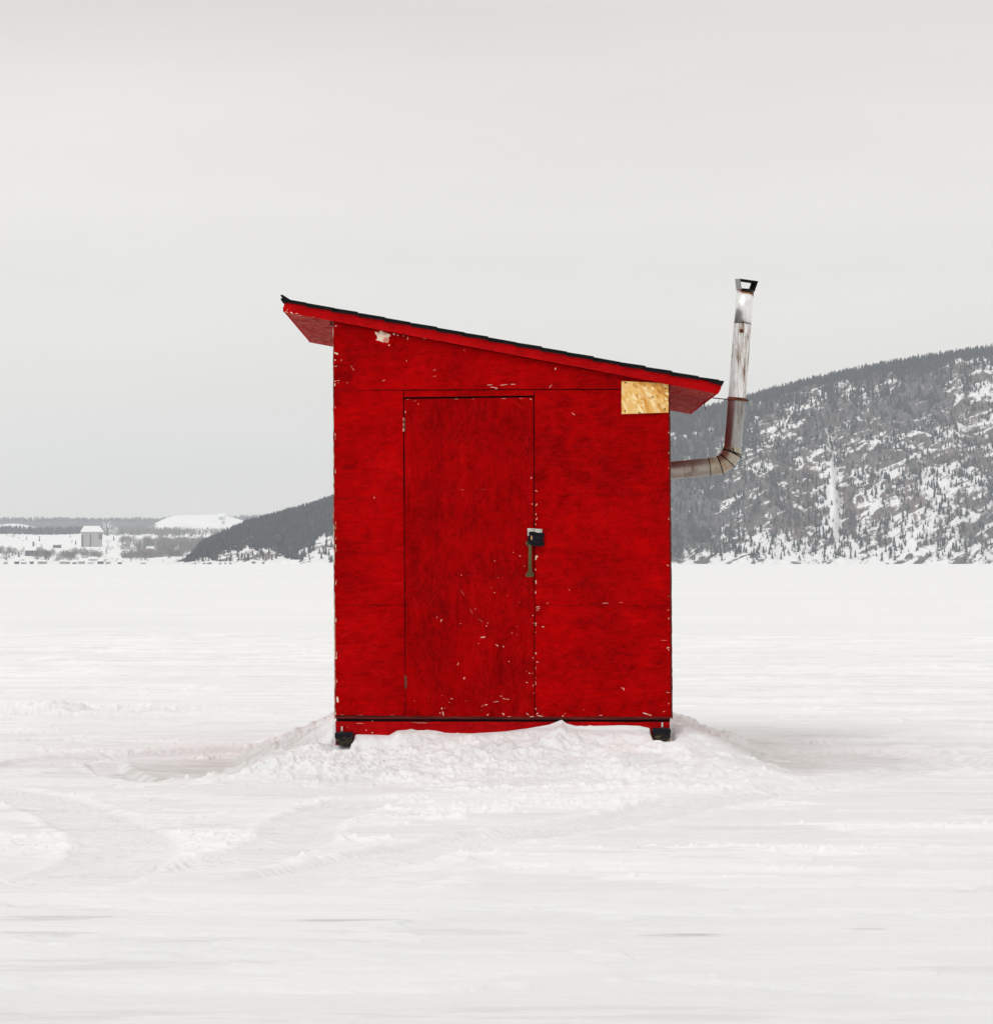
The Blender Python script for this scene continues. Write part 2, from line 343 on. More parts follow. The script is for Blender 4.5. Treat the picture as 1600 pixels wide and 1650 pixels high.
    # thrown-up ridges across the foreground
    for pts, wd, hh in (([(380, 1398), (700, 1402), (1000, 1398), (1300, 1404), (1660, 1413)], .07, .032), ([(620, 1362), (900, 1368), (1200, 1373), (1660, 1386)], .07, .028),
                        ([(150, 1320), (260, 1330), (400, 1345), (560, 1345)], .07, .032), ([(580, 1275), (800, 1285), (1000, 1283), (1180, 1270)], .11, .03),
                        ([(-50, 1350), (80, 1365), (300, 1385), (500, 1380)], .06, .02), ([(0, 1070), (90, 1060), (170, 1090)], .3, .06), ([(-60, 1045), (400, 1052), (560, 1048)], .3, .05),
                        ([(1080, 1108), (1300, 1115), (1660, 1113)], .3, .05), ([(1240, 1075), (1400, 1078), (1660, 1073)], .4, .06)):
        ii = near_path(x, y, pts, .6+wd*2); X_, Y_ = x[ii], y[ii]
        d, sx, side, ln = polydist(X_, Y_, pts, 3); en = sst(0, .8, sx)*sst(ln, ln-.8, sx)
        FRESH_LIT[ii] = np.maximum(FRESH_LIT[ii], .85*np.exp(-(d/wd/1.2)**2)*np.clip(.6+1.2*fbm(X_/.2, Y_/.08, 4, 70, .6), 0, 1)*en)  # loose snow on the ridge, brightened in colour so its relief shows
        z[ii] += .55*hh*np.exp(-(d/wd)**2)*np.clip(.55+1.0*fbm(X_/.30, Y_/.13, 4, 71, .6), 0, 2)*en
    # rubble field left
    for (X, Y, rx, ry, am) in ((140, 1146, 1.15, .7, .10), (290, 1112, .5, .9, .07), (30, 1155, .8, .6, .07), (1010, 1075, .5, .8, .06), (660, 1425, .3, .3, .02), (1030, 1292, .35, .2, .03), (1320, 1200, 1.2, .5, .035)):
        cx, cy_ = gp(X, Y)
        k = np.exp(-(((x-cx)/rx)**2+((y-cy_)/ry)**2))
        FRESH_LIT = np.maximum(FRESH_LIT, .8*k*sst(-.1, .3, fbm(x/.28, y/.24, 5, 81, .6)))
        z += am*k*np.maximum(0, .25+fbm(x/.28, y/.24, 5, 81, .6))
    # loose crumbs on the churned snow
    k = np.clip(sst(.30, .9, FRESH_LIT)+sst(1.1, .9, s0)*sst(.02, .15, s0)*.55, 0, 1)*sst(30, 20, y)*sst(9.3, 11.2, y)
    z += k*(.034*np.maximum(0, vn(x/.050, y/.055, 301)-.42)+.035*np.maximum(0, vn(x/.09, y/.09, 302)-.50)+.022*np.maximum(0, vn(x/.028, y/.045, 303)-.3))
    # scoured hollows
    for (X, Y, rx, ry, dp) in ((300, 1242, .55, .8, .012), (1340, 1232, .75, .8, .012)):
        cx, cy_ = gp(X, Y); z -= dp*sst(1.2, .7, np.hypot((x-cx)/rx, (y-cy_)/ry))
    return z
def ice_amount(x, y):
    k = np.zeros(x.shape)
    for (X, Y, rx, ry, am) in ((290, 1242, .50, .85, .95), (400, 1232, .50, .6, .75), (1262, 1230, .30, .95, .9), (1385, 1230, .52, .85, .6), (1150, 1203, .40, .6, .45), (1200, 1226, .3, .4, .5),
                               (560, 1489, .26, .035, .8), (1100, 1509, .13, .04, .9), (100, 1483, .3, .07, .6), (60, 1508, .25, .04, .6), (1400, 1498, .1, .03, .6), (320, 1516, .2, .03, .4), (1520, 1565, .3, .06, .25),
                               (150, 1412, .22, .04, .5), (520, 1520, .3, .03, .35), (870, 1312, .25, .02, .8), (740, 1272, .3, .05, .4), (1330, 1188, .5, .25, .55), (1520, 1202, .5, .25, .5), (1000, 1071, .35, .3, .5)):
        cx, cy_ = gp(X, Y); r = np.hypot((x-cx)/rx, (y-cy_)/ry)+(.35 if ry > .2 else .75)*fbm(x/.22, y/.05, 5, 91, .65)
        k = np.maximum(k, am*sst(1.15, .55, r))
    return k*(.75+.4*fbm(x/.3, y/.08, 4, 95))
U, Dd = np.meshgrid(us, rows)
Xg, Yg = U*Dd, Dd
Zg = snow_height(Xg, Yg)
nr, nc = U.shape
V = np.stack([Xg, Yg, Zg], -1).reshape(-1, 3)
Q = grid_quads(nr, nc)
nb = len(V); S = 16000
V = np.vstack([V, [(-S, -S, -.12), (S, -S, -.12), (S, S, -.12), (-S, S, -.12)]]); Q = np.vstack([Q, [[nb, nb+1, nb+2, nb+3]]])
me = np_mesh('snow_field', V, Q, [M['lake_snow']], True)
at = me.attributes.new('ice', 'FLOAT', 'POINT')
ic = np.clip(ice_amount(Xg, Yg)*(Yg < 40), 0, 1); FRESH_LIT = FRESH_LIT*(1-ic)*(.45+.55*sst(8.5, 11.5, Yg)); PACK_SHADE = PACK_SHADE*(1-ic)
ice = np.concatenate([ic.ravel(), np.zeros(4)]).astype(np.float32)
at.data.foreach_set('value', np.clip(ice, 0, 1))
for nm, vv in (('fresh_lit', FRESH_LIT), ('packed_shade', PACK_SHADE)):
    me.attributes.new(nm, 'FLOAT', 'POINT').data.foreach_set('value', np.clip(np.concatenate([vv.ravel(), np.zeros(4)]), 0, 1).astype(np.float32))
tag(link('snow_field', me), 'wide white snow covering the frozen lake, crossed by tracks and banked round the hut', kind='structure')
del V, Q, Xg, Yg, Zg, U, Dd

# ------------------------------------------------------------------ the hut
HB = Vector((.03, D+1.05, .1))
hut = empty('ice_fishing_hut', HB, 'red painted plywood fishing hut with sloping roof, standing on banked snow', 'fishing hut')
class MB:
    """collects prisms and tubes, becomes one mesh object"""
    def __init__(s): s.v = []; s.f = []; s.m = []
    def add(s, vs_, fs, mi=0):
        b = len(s.v); s.v += [tuple(p) for p in vs_]; s.f += [tuple(b+i for i in f) for f in fs]; s.m += [mi]*len(fs)
    def prism(s, pts, y0, y1, mi=0, side=None, ref=D):              # outline in photo pixels at the hut's front plane
        n = len(pts); w_ = [px(X, Y, ref) for X, Y in pts]
        vs_ = [(x, y0, z) for x, z in w_]+[(x, y1, z) for x, z in w_]
        s.add(vs_, [tuple(range(n)), tuple(range(2*n-1, n-1, -1))], mi)
        b = len(s.v)-2*n
        for i in range(n):
            j = (i+1) % n
            s.f.append((b+i, b+i+n, b+j+n, b+j)); s.m.append(mi if side is None else side)
    def box(s, x0, x1, y0, y1, z0, z1, mi=0):
        v = [(x, y, z) for x in (x0, x1) for y in (y0, y1) for z in (z0, z1)]
        s.add(v, [(0, 1, 3, 2), (4, 6, 7, 5), (0, 4, 5, 1), (2, 3, 7, 6), (0, 2, 6, 4), (1, 5, 7, 3)], mi)
    def tube(s, pts, r, n=32, mi=0, closed=True, wall=0):
        P = [Vector(p) for p in pts]; rings = []
        T = [(P[min(i+1, len(P)-1)]-P[max(i-1, 0)]).normalized() for i in range(len(P))]
        up = Vector((0, 1, 0)) if abs(T[0].y) < .9 else Vector((1, 0, 0))
        rr = r if isinstance(r, (list, tuple)) else [r]*len(P)
        vs_ = []
        for i, (p, t) in enumerate(zip(P, T)):
            a = t.cross(up).normalized(); b = a.cross(t).normalized()
            if 0 < i < len(P)-1:                                    # mitre
                d = (P[i+1]-P[i]).normalized(); k = 1/max(.3, t.dot(d))
            else: k = 1
            for q in range(n):
                g = 2*math.pi*q/n; vs_.append(p+a*math.cos(g)*rr[i]*k+b*math.sin(g)*rr[i])
        fs = [(i*n+q, i*n+(q+1) % n, (i+1)*n+(q+1) % n, (i+1)*n+q) for i in range(len(P)-1) for q in range(n)]
        if closed: fs += [tuple(range(n-1, -1, -1)), tuple((len(P)-1)*n+q for q in range(n))]
        s.add(vs_, fs, mi)
    def build(s, name, mats, parent=None, origin=None, smooth=False, bevel=0, flip=True):
        o = origin if origin is not None else (HB if parent is not None else Vector((0, 0, 0)))
        me = bpy.data.meshes.new(name); me.from_pydata([tuple(Vector(p)-o) for p in s.v], [], s.f)
        for m_ in (mats if isinstance(mats, (list, tuple)) else [mats]): me.materials.append(m_)
        me.polygons.foreach_set('material_index', s.m)
        bm = bmesh.new(); bm.from_mesh(me); bmesh.ops.recalc_face_normals(bm, faces=bm.faces); bm.to_mesh(me); bm.free()
        if smooth: me.shade_smooth() if hasattr(me, 'shade_smooth') else None
        me.update(); ob = link(name, me, parent, (0, 0, 0) if parent is not None else o)
        if smooth:
            try: me.set_sharp_from_angle(angle=R(40))
            except Exception: pass
        if bevel:
            b = ob.modifiers.new('bevel', 'BEVEL'); b.width = bevel; b.segments = 2; b.limit_method = 'ANGLE'
        return ob
def ragged(a, b, step=9, amp=.35, seed=0):
    """points from a to b (exclusive) with small sideways wobble"""
    rnd = random.Random(seed); n = max(1, int(math.hypot(b[0]-a[0], b[1]-a[1])/step)); o = []
    nx, ny = -(b[1]-a[1]), b[0]-a[0]; l_ = math.hypot(nx, ny); nx /= l_; ny /= l_
    for i in range(n):
        t = i/n; k = 0 if i == 0 else rnd.uniform(-amp, amp); o.append((a[0]+(b[0]-a[0])*t+nx*k, a[1]+(b[1]-a[1])*t+ny*k))
    return o
def rag_poly(pts, step=9, amp=.35, seed=0):
    o = []
    for i in range(len(pts)): o += ragged(pts[i], pts[(i+1) % len(pts)], step, amp, seed+i)
    return o
lx = lambda Y: 537.5+(Y-515)*.0062            # left and right edge of the front, slightly out of plumb
rx_ = lambda Y: 1077+(Y-660)*.0075
rb = lambda X: 503+(X-457)*.1888              # lower edge of the rake board
def chips(mb, lst, y, mi, seed=3, ref=D):
    """bare flakes: (x, y, length, width, angle) in photo pixels"""
    rnd = random.Random(seed)
    for (X, Y, l_, w_, a) in lst:
        if mi == 2 and l_*w_ < 4 and rnd.random() < .35: continue
        n = 7; pts = []; c_, s_ = math.cos(R(a)), math.sin(R(a))
        for i in range(n):
            g = 2*math.pi*i/n; r = rnd.uniform(.75, 1.15); u, v_ = math.cos(g)*l_*.46*r, math.sin(g)*w_*.31*r
            pts.append((X+u*c_-v_*s_, Y+u*s_+v_*c_))
        w2 = [px(p, q, ref) for p, q in pts]; mb.add([(p, y, q) for p, q in w2], [tuple(range(n))], mi)

# backing that closes the body and shows dark in the joints
b = MB(); b.prism([(541, 524), (1075, 625), (1078, 1166), (543, 1166)], D+.013, D+.05)
b.build('wall_frame', M['gap'], hut)
# front wall boards
b = MB(); g = .8
T = 12/F*D*.0+.012
def board(pts, seed, amp=.3): b.prism(rag_poly(pts, 8, amp, seed), D, D+.012, 0, 1)
board([(lx(516), rb(540)), (1077, rb(1077)), (1078, 626.5), (861, 626.5), (650, 627.6), (lx(628), 628)], 1)
board([(lx(630), 628+g), (649.2, 628.4+g), (650.2, 804-.3), (lx(804), 804)], 2)
board([(lx(805), 804+.5), (650.4, 804+.3), (651.2, 974.8), (lx(975), 975)], 3)
board([(lx(976), 975+g), (651.4, 975+g), (652.4, 1153.5), (lx(1153), 1153)], 4)
board([(651.2, 628.6+g), (860, 627.5+g), (860, 636.8), (651.2, 639.5)], 5, .2)
board([(861.4, 627.4+g), (rx_(630), 627.4+g), (rx_(796), 796.6), (861.6, 796.6)], 6)
board([(861.6, 797.1), (rx_(797), 797.1), (rx_(975), 975.5), (862, 975.5)], 7)
board([(862, 976.2), (rx_(976), 976.2), (rx_(1155), 1155), (862.6, 1155.5)], 8)
CH = [(635, 538, 3.5, 6, 10), (641, 540, 2, 5, 20), (657, 545, 2.2, 10, 5), (650, 541, 2, 3, 0), (627, 556, 3, 3, 0),
      (545, 518, 8, 3, 10), (541, 525, 5, 2, 0), (571, 523, 4, 2, 20), (541.5, 569, 8, 4.5, 20), (540, 580, 3, 4, 0), (541, 590, 6, 1.4, -10), (539.5, 620, 2, 8, 8), (540, 614, 2, 4, -20), (568, 593, 14, 1.0, 57), (655, 581, 3, 1.2, 80),
      (603, 802, 1.3, 5, 0), (605, 803, 3, 1.2, -40), (676, 543, 9, 1.3, 12), (683, 545, 7, 1.3, 14), (699, 547, 5, 1.1, 10), (712, 549, 6, 1.5, 30), (789, 620, 10, 1.3, -6), (800, 626, 5, 2, -30), (812, 620, 14, 1.2, -6), (827, 619, 10, 1.2, 0), (795, 624, 14, 1.2, 8),
      (748, 564, 4, 1.0, 60), (895, 594, 2, 6, 20), (887, 622, 8, .9, -50), (924, 667, 8, 1.3, 45), (700, 606, 6, 1.0, -10), (618, 613, 8, .9, -12),
      (541.8, 1060, 2, 7, 0), (544, 1128, 3.5, 17, -6), (541, 1150, 2, 6, 0), (540, 700, 1.4, 8, 0), (540.5, 760, 1.4, 9, 0), (541, 880, 1.3, 12, 0), (541, 940, 1.3, 8, 0), (541.5, 1000, 1.2, 14, 0),
      (864, 791, 5, 1.6, 20), (864.5, 813, 5, 3, -50), (863.5, 829, 2, 6, 0), (864.6, 836, 5, 2, -60), (863.2, 845, 2, 3, 0), (863.5, 899, 2.4, 13, 8), (865.5, 897, 2, 7, 25), (863, 918, 1.5, 6, 0), (863.6, 938, 1.8, 12, -10), (863, 955, 1.4, 7, 0), (867, 978, 8, 1.1, -12), (867, 981, 7, 1.1, -18), (866, 984, 6, 1, -8),
      (863.4, 1005, 2, 5, 10), (875, 1010, 5, 1.8, 10), (863.4, 1008, 2, 3, 0), (863.5, 1053, 2, 4, 0), (865.5, 1067, 5, 1.2, 5), (863.4, 1076, 1.6, 5, 0), (863.4, 1100, 1.6, 4, 0), (1003, 1109, 9, 1.2, 10), (1005, 1111, 2, 6, -25),
      (1076, 911, 5, 1.8, 35), (1070, 1032, 12, 1.2, 0), (1076, 1044, 5, 2, -25), (1077, 983, 4, .9, -10), (1076, 1116, 7, 2.4, 10), (1079, 853, 1, 3, 0), (1043, 1151, 18, 3.2, 17), (1070, 1147, 4, 1.2, 0), (968, 1153, 6, 1.4, 0), (907, 1154, 4, 1.6, -40), (866, 1150, 5, 2, -40), (871, 1154, 12, 1.6, 8),
      (975, 972, 14, .8, 0), (1000, 971, 10, .7, -4), (917, 950, 5, .8, 55), (882, 972, 4, 1.2, -40), (552, 1152, 9, .6, 3), (580, 1152.2, 10, .5, 2), (632, 1152.4, 9, .5, 2), (1048, 1105, 3, 1, 0), (700, 596, 5, .8, -15), (545, 613, 5, 1, 0)]
rnd = random.Random(5)
CH += [(863.3, rnd.uniform(1015, 1150), 1.4, rnd.uniform(2, 5), rnd.uniform(-10, 10)) for _ in range(6)]
CH += [(rnd.uniform(545, 560), rnd.uniform(560, 625), rnd.uniform(1.5, 4), .8, rnd.uniform(0, 180)) for _ in range(9)]
CH += [(rnd.uniform(870, 1075), rnd.uniform(1140, 1153), rnd.uniform(1, 3), .6, rnd.uniform(0, 180)) for _ in range(6)]
CH += [(1077.4, rnd.uniform(680, 1140), .9, rnd.uniform(2, 6), 0) for _ in range(12)]
CH += [(540.0+(Y-640)*.006, Y, .6, rnd.uniform(5, 13), 0) for Y in [rnd.uniform(640, 1140) for _ in range(12)]]
BL = [(604, 534), (608, 535), (610, 537), (613, 532), (617, 534), (622, 536), (628, 538.5), (629.5, 541), (626, 543), (627, 547), (625.5, 552), (618, 551.5), (611, 549), (605.5, 547.5), (608.5, 545), (607, 540), (605, 538)]
b.add([(px(p, q)[0], D-.0010, px(p, q)[1]) for p, q in BL], [tuple(range(len(BL)))], 2)
chips(b, CH, D-.0009, 2)
NL = [(888, 626), (961, 623.5), (850, 634), (776, 567), (930, 622.5), (1050, 630), (545, 634), (600, 633), (640, 634), (545, 700), (545, 790), (546, 870), (546, 960), (547, 1050), (548, 1140), (600, 1146), (640, 1146), (870, 650), (1072, 700), (1073, 780), (1074, 870), (1075, 960), (1076, 1060), (870, 700), (869, 760), (900, 1147), (960, 1147), (1020, 1147), (700, 632.5), (600, 798), (600, 969), (930, 792), (1000, 792), (930, 969), (1010, 969), (560, 540), (690, 562), (850, 592), (940, 604)]
chips(b, [(X, Y, 2.6, 2.6, 0) for X, Y in NL], D-.0007, 1)
b.build('front_wall', [M['wall'], M['edge'], M['chip']], hut)
# side and back walls
b = MB(); b.prism(rag_poly([(534.8+1.4, 518), (lx(516)-.6, 518), (lx(1150)-.6, 1158), (lx(1150)-2.8, 1160), (lx(840)-2.2, 850), (lx(830)-3.6, 832), (lx(810)-2, 815)], 7, .35, 21), D+.004, D+2.1, 0, 1)
b.build('side_wall', [M['pale_edge'], M['wall']], hut)
b = MB(); b.prism(rag_poly([(rx_(616)+.6, 621), (rx_(616)+3.0, 621), (rx_(1150)+3.4, 1158), (rx_(1150)+.6, 1158)], 7, .35, 22), D+.004, D+.006)
b.prism([(rx_(616)+.6, 621), (rx_(616)+2.6, 621.4), (rx_(1150)+3.0, 1157.5), (rx_(1150)+.6, 1157.5)], D+.0062, D+2.1, 1)
b.build('side_wall', [M['edge'], M['wall']], hut)
b = MB(); b.prism([(540, 518), (1076, 622), (1078, 1160), (542, 1160)], D+2.08, D+2.1)
b.build('back_wall', M['wall'], hut)
# floor frame: recessed ledge, its shade put into the dark red, and skirt board
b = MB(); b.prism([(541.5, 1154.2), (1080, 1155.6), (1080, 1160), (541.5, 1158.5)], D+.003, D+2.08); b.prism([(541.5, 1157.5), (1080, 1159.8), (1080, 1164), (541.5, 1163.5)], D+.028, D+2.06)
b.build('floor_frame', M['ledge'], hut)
b = MB(); b.prism(rag_poly([(540.5, 1163.2), (1079, 1163.8), (1079, 1215), (540.5, 1215)], 9, .3, 31), D+.002, D+.036)
chips(b, [(600, 1162, 2, 1.4, 0), (676, 1165, 30, .7, 2), (590, 1177, 2, 2, 0), (560, 1172, 2, 1, 30), (580, 1166, 14, .7, 0), (640, 1180, 1.5, 1.5, 0), (600, 1181, 4, 2, 0)], D+.0012, 1)
b.build('skirt_board', [M['skirt'], M['chip']], hut)
b = MB(); b.prism([(540.5, 1163.2), (1079, 1163.8), (1079, 1215), (540.5, 1215)], D+2.04, D+2.07); b.build('skirt_board', M['skirt'], hut)
# door
b = MB(); b.prism(rag_poly([(651.4, 643), (859.2, 640.2), (860.2, 900), (860.9, 1155.2), (653.6, 1154.2), (652.6, 900)], 8, .28, 41), D-.001, D+.011, 0, 1)
DC = [(778, 1027, 10, 2.6, -5), (801, 1040, 6, 1.6, 40), (811, 1042, 4, 1.5, 50), (820, 1066, 2, 2, 0), (748, 1093, 2, 6, 20), (714, 1150, 2.2, 13, -12), (712, 1142, 2, 5, 0), (728, 1126, 3, 1.6, 30), (811, 1151, 6, 2.6, 40), (821, 1155, 8, 1.5, -10), (786, 1152, 5, 1.6, -50), (850, 1151, 6, 1.7, 40), (857, 1155, 9, 1.8, -5),
      (784, 1009, 2, 2, 0), (786, 1004, 1.6, 1.6, 0), (711, 1000, 1, 9, 28), (742, 1005, 2.5, .9, -30), (825, 1020, 3, 1.2, -30), (797, 904, 1, 3.4, 20), (797, 955, 2.5, 1.6, 10), (763, 968, 1.5, 2, 0), (743, 927, 1.6, 1.6, 0), (827, 890, 1.4, 2, 0), (838, 896, 3, 3, 0), (845, 912, 1.5, 3, 0), (833, 1010, 2, 1, 0),
      (771, 1037, 1.8, 1, 0), (750, 1028, 1.4, 1.4, 0), (704, 995, 1, 4, 30), (780, 1087, 3, 1, -10), (807, 1122, 4, 1, 0), (812, 1126, 5, 1, 30), (799, 1131, 10, .9, -8), (783, 1136, 6, 2.2, -12), (777, 1138, 4, 1.2, -30), (818, 1127, 8, 1, 5), (724, 1132, 3, 1.2, 60), (709, 1149, 2, 4, 0), (760, 986, 16, .6, 62), (745, 955, 14, .3, 60), (775, 1000, 10, .3, 40), (738, 1070, 1, 8, 22),
      (856, 770, 1, 5, 20), (857.5, 812, 1.5, 3, 0), (853, 1085, 3, 2, 30), (848, 1082, 2, 1, 0), (849, 1100, 4, 1.3, 20), (858, 1085, 2, 2, 0), (859, 1105, 1.2, 4, 0), (858.6, 992, 1.8, 2.4, 0), (859, 1060, 1.4, 3, 0), (657, 643.6, 5, .5, 0), (735, 642.8, 7, .5, 0), (762, 642.6, 5, .5, 0), (812, 642, 9, .6, -1), (840, 641.8, 8, .6, -1), (855, 643, 5, 1.4, 30),
      (674, 651, 1.4, 3, 0), (669, 646, 6, .8, -30), (653.2, 664, .8, 6, 0), (745, 789, 10, .25, 0), (778, 789, 9, .25, 0)]
rnd = random.Random(9)
DC += [(rnd.uniform(660, 856), rnd.triangular(1095, 1153, 1150), rnd.uniform(.9, 2.6), rnd.uniform(.5, .9), rnd.uniform(0, 180)) for _ in range(7)]
DC += [(rnd.gauss(800, 35), rnd.gauss(960, 70), rnd.uniform(.9, 2.0), rnd.uniform(.6, 1.1), rnd.uniform(0, 180)) for _ in range(12)]
DC += [(859.2+(Y-900)*.0035, Y, .9, rnd.uniform(1.5, 4), 0) for Y in [rnd.uniform(1000, 1150) for _ in range(7)]]
DC = [c_ for c_ in DC if c_[0] < 860]
chips(b, DC, D-.0020, 2, 8)
door = b.build('door', [M['door'], M['edge'], M['chip']], hut)
for (X, Y0, Y1, mt) in ((650.3, 673, 695, 'chip'), (652.8, 1088, 1110, 'rust')):
    b = MB(); x, z0 = px(X, Y1); _, z1 = px(X, Y0)
    n = 5
    for i in range(n):
        a0 = z0+(z1-z0)*(i+.04)/n; a1 = z0+(z1-z0)*(i+.96)/n
        b.tube([(x, D-.006, a0), (x, D-.006, a1)], .0036, 12, i % 2)
    b.box(x-.0015, x+.010, D-.0035, D-.0012, z0+.003, z1-.003, 1)
    b.build('hinge', [M[mt], M['rust']], door)
# pull handle: feet with screw holes and a raised bar
b = MB()
def foot(Yc, s):
    b.prism([(848-.5, Yc-2*s), (850.5, Yc-5*s), (852.5, Yc-8*s), (857, Yc-8*s), (857.6, Yc-5*s), (860, Yc-1.5*s), (860.2, Yc+1.5*s), (858, Yc+3.6*s), (849, Yc+3.6*s), (846.6, Yc+1.2*s)], D-.005, D-.001)
foot(926, 1); foot(875.5, -1)
x, _ = px(854, 900); zt = px(854, 880)[1]; zb = px(854, 919)[1]
b.tube([(x, D-.004, zt+.018), (x, D-.020, zt+.004), (x, D-.028, zt-.012), (x, D-.028, zb+.012), (x, D-.020, zb-.004), (x, D-.004, zb-.018)], [.008, .0088, .0095, .0095, .0088, .008], 14)
for X in (849.8, 857.2): xx, zz = px(X, 926); b.tube([(xx, D-.0062, zz), (xx, D-.004, zz)], .0034, 10, 1)
b.build('pull_handle', [M['handle'], M['iron']], door, smooth=True)
# hasp plate under a flap of black rubber
b = MB(); b.prism([(850, 851.3), (861, 851.6), (861, 865), (850, 863.5)], D-.005, D-.0022); b.prism([(861.6, 852), (873.4, 852.6), (873.8, 862), (861.6, 862)], D-.007, D-.0014)
x, z = px(866, 858); b.tube([(x-.012, D-.009, z), (x+.012, D-.009, z-.002)], .004, 10, 1)
hp = b.build('hasp_plate', [M['plate'], M['zinc']], hut, bevel=.001)
b = MB()
xa, zt = px(852.5, 857.5); xb, zb = px(876, 879)
nn = 12; vs_ = []
for j in range(nn+1):
    for i in range(nn+1):
        u, v_ = i/nn, j/nn; bulge = .030*math.sin(math.pi*min(1, u*1.02))**.6*(.55+.45*math.sin(math.pi*(.25+.6*v_)))
        xx = xa+(xb-xa)*u-(.008*v_ if u < .3 else 0)+.003*math.sin(9*v_); zz = zt+(zb-zt)*v_+.003*math.sin(7*u)-.004*u
        vs_.append((xx, D-.011-bulge-.004*math.sin(v_*19), zz))
fs = [(j*(nn+1)+i, j*(nn+1)+i+1, (j+1)*(nn+1)+i+1, (j+1)*(nn+1)+i) for j in range(nn) for i in range(nn)]
b.add(vs_, fs, 0)
fl = b.build('rubber_flap', M['rubber'], hut, smooth=True); sm = fl.modifiers.new('thick', 'SOLIDIFY'); sm.thickness = .006; sm.offset = 0
x, z = px(856.2, 866); b = MB(); b.tube([(x, D-.047, z+.010), (x+.001, D-.049, z-.012)], [.0012, .004], 8); b.build('lock_tab', M['osb'], fl)
# bare board patch with screws
b = MB(); b.prism(rag_poly([(1001.2, 614.2), (1077, 617.4), (1076.8, 664.8), (1001.4, 667.2)], 8, .3, 51), D-.013, D-.0012, 0, 0)
pt = b.build('board_patch', M['osb'], hut)
tag(pt, 'bare yellow strand board patch nailed at the upper right corner')
for (X, Y) in ((1008, 616.8), (1072, 626.5), (1051, 639.7), (1071, 658.8), (1007, 662), (1030, 665)):
    x, z = px(X, Y); b = MB(); b.tube([(x, D-.0155, z), (x, D-.012, z)], .0042, 10); b.build('screw', M['iron'], pt)

# roof
y0r, y1r = D-.035, D+2.17
sl = lambda X, off=0: (X, rb(X)+off)
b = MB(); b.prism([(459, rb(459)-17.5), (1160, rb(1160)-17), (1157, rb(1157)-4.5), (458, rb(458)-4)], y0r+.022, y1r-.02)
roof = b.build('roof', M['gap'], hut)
b = MB(); b.prism(rag_poly([(460, rb(460)-19.5), (835, rb(835)-17.5), (1163, rb(1163)-17.5), (1160.5, rb(1160)-8), (1156.5, rb(1156)), (835, rb(835)-.6), (457, rb(457)), (456.6, rb(457)-6), (459.5, rb(459)-14)], 12, .25, 61), y0r, y0r+.02)
chips(b, [(462, 502.5, 7, 2, 20), (470, 504, 6, 2.4, 40), (478, 505, 5, 1.5, -10), (463, 499, 3, 1, 0), (483, 508, 4, 1, 0), (505, 510.5, 4, .8, 10)], y0r-.001, 1, ref=D-.035)
b.build('rake_board', [M['rake'], M['chip']], roof)
b = MB(); b.prism([(460, rb(460)-19.5), (1163, rb(1163)-17.5), (1156.5, rb(1156)), (457, rb(457))], y1r-.02, y1r); b.build('rake_board', M['rake'], roof)
for side_, (pts) in enumerate(([(460.2, rb(460)-18), (463.5, rb(463)-17.8), (461, rb(461)-.6), (457.6, rb(457)-.6)], [(1157.5, rb(1157)-17), (1161.5, rb(1161)-16.8), (1156.2, rb(1156)-.6), (1152.6, rb(1153)-.6)])):
    b = MB(); b.prism(pts, y0r+.021, y1r-.021); b.build('fascia_board', M['rake'], roof)
for k, pts in enumerate(([(461.5, rb(461)-3.2), (535.3, rb(535)-3.2), (535.3, rb(535)-.4), (461.2, rb(461)-.4)], [(1082, rb(1082)-3.2), (1152.3, rb(1152)-3.2), (1152.0, rb(1152)-.4), (1082, rb(1082)-.4)])):
    b = MB(); b.prism(pts, y0r+.021, y1r-.022)
    if k:                                                            # torn splinters on the back edge
        for X, l_ in ((1092, 3), (1096, 2.2), (1110, 1.6), (1122, 1.4)):
            b.prism([(X, rb(X)-2.4), (X+5, rb(X+5)-2.4), (X+3.2, rb(X+3)+l_)], y1r-.021, y1r-.018)
    s_ = b.build('soffit', M['soffit'], roof)
b = MB(); b.prism([(531.5, rb(531)-.4), (537, rb(537)-.4), (537, rb(537)+6.5), (531.5, rb(531)+5.5)], D+.01, D+.05); b.build('corner_block', M['ledge'], roof)
# shingle courses, the upper lapping the lower
n = 17; x0, x1 = 453.0, 1166.0; st = (x1-x0)/n
b = MB(); ny = 8
bt = lambda X: rb(X)-20.5
for i in range(n):
    a0 = x0+i*st-(0 if i == 0 else 0)+random.uniform(-1.5, 1.5)*(i > 0); a1 = x0+(i+1)*st+random.uniform(-1.5, 2.5)
    if i == n-1: a1 = 1157
    lo = 2.0+random.uniform(-.9, 1.0); th = 2.9+random.uniform(-.7, .6)
    if i == 0: a0 = 453.5
    for j in range(ny):                                             # tabs along the depth
        ya = y0r-.015+(y1r-y0r+.03)*j/ny; yb_ = ya+(y1r-y0r+.03)/ny-.004; e_ = random.uniform(-1, 1)
        b.prism([(a0, bt(a0)-.6), (a1+e_, bt(a1)-th-lo*.2+1.6), (a1+e_, bt(a1)-.2), (a0, bt(a0)+2.5)], ya, yb_)
        if i < n-1: b.prism([(a0-1 if i else a0, bt(a0)+1.5), (a1+4, bt(a1)+.6), (a1+4, bt(a1)+4.2), (a0-1 if i else a0+2, bt(a0)+5.5)], ya+.003, yb_-.003)
b.prism([(1140, bt(1140)-1), (1156, bt(1156)-1.2), (1166, 614.5), (1162.5, bt(1162)+6.5), (1140, bt(1140)+4)], y0r-.012, y1r+.012)
b.prism([(452.6, 476.6), (456, 475.5), (470, bt(470)-.5), (470, bt(470)+4), (460, bt(460)+5)], y0r-.013, y1r+.013)
b.build('shingles', M['shingle'], roof)
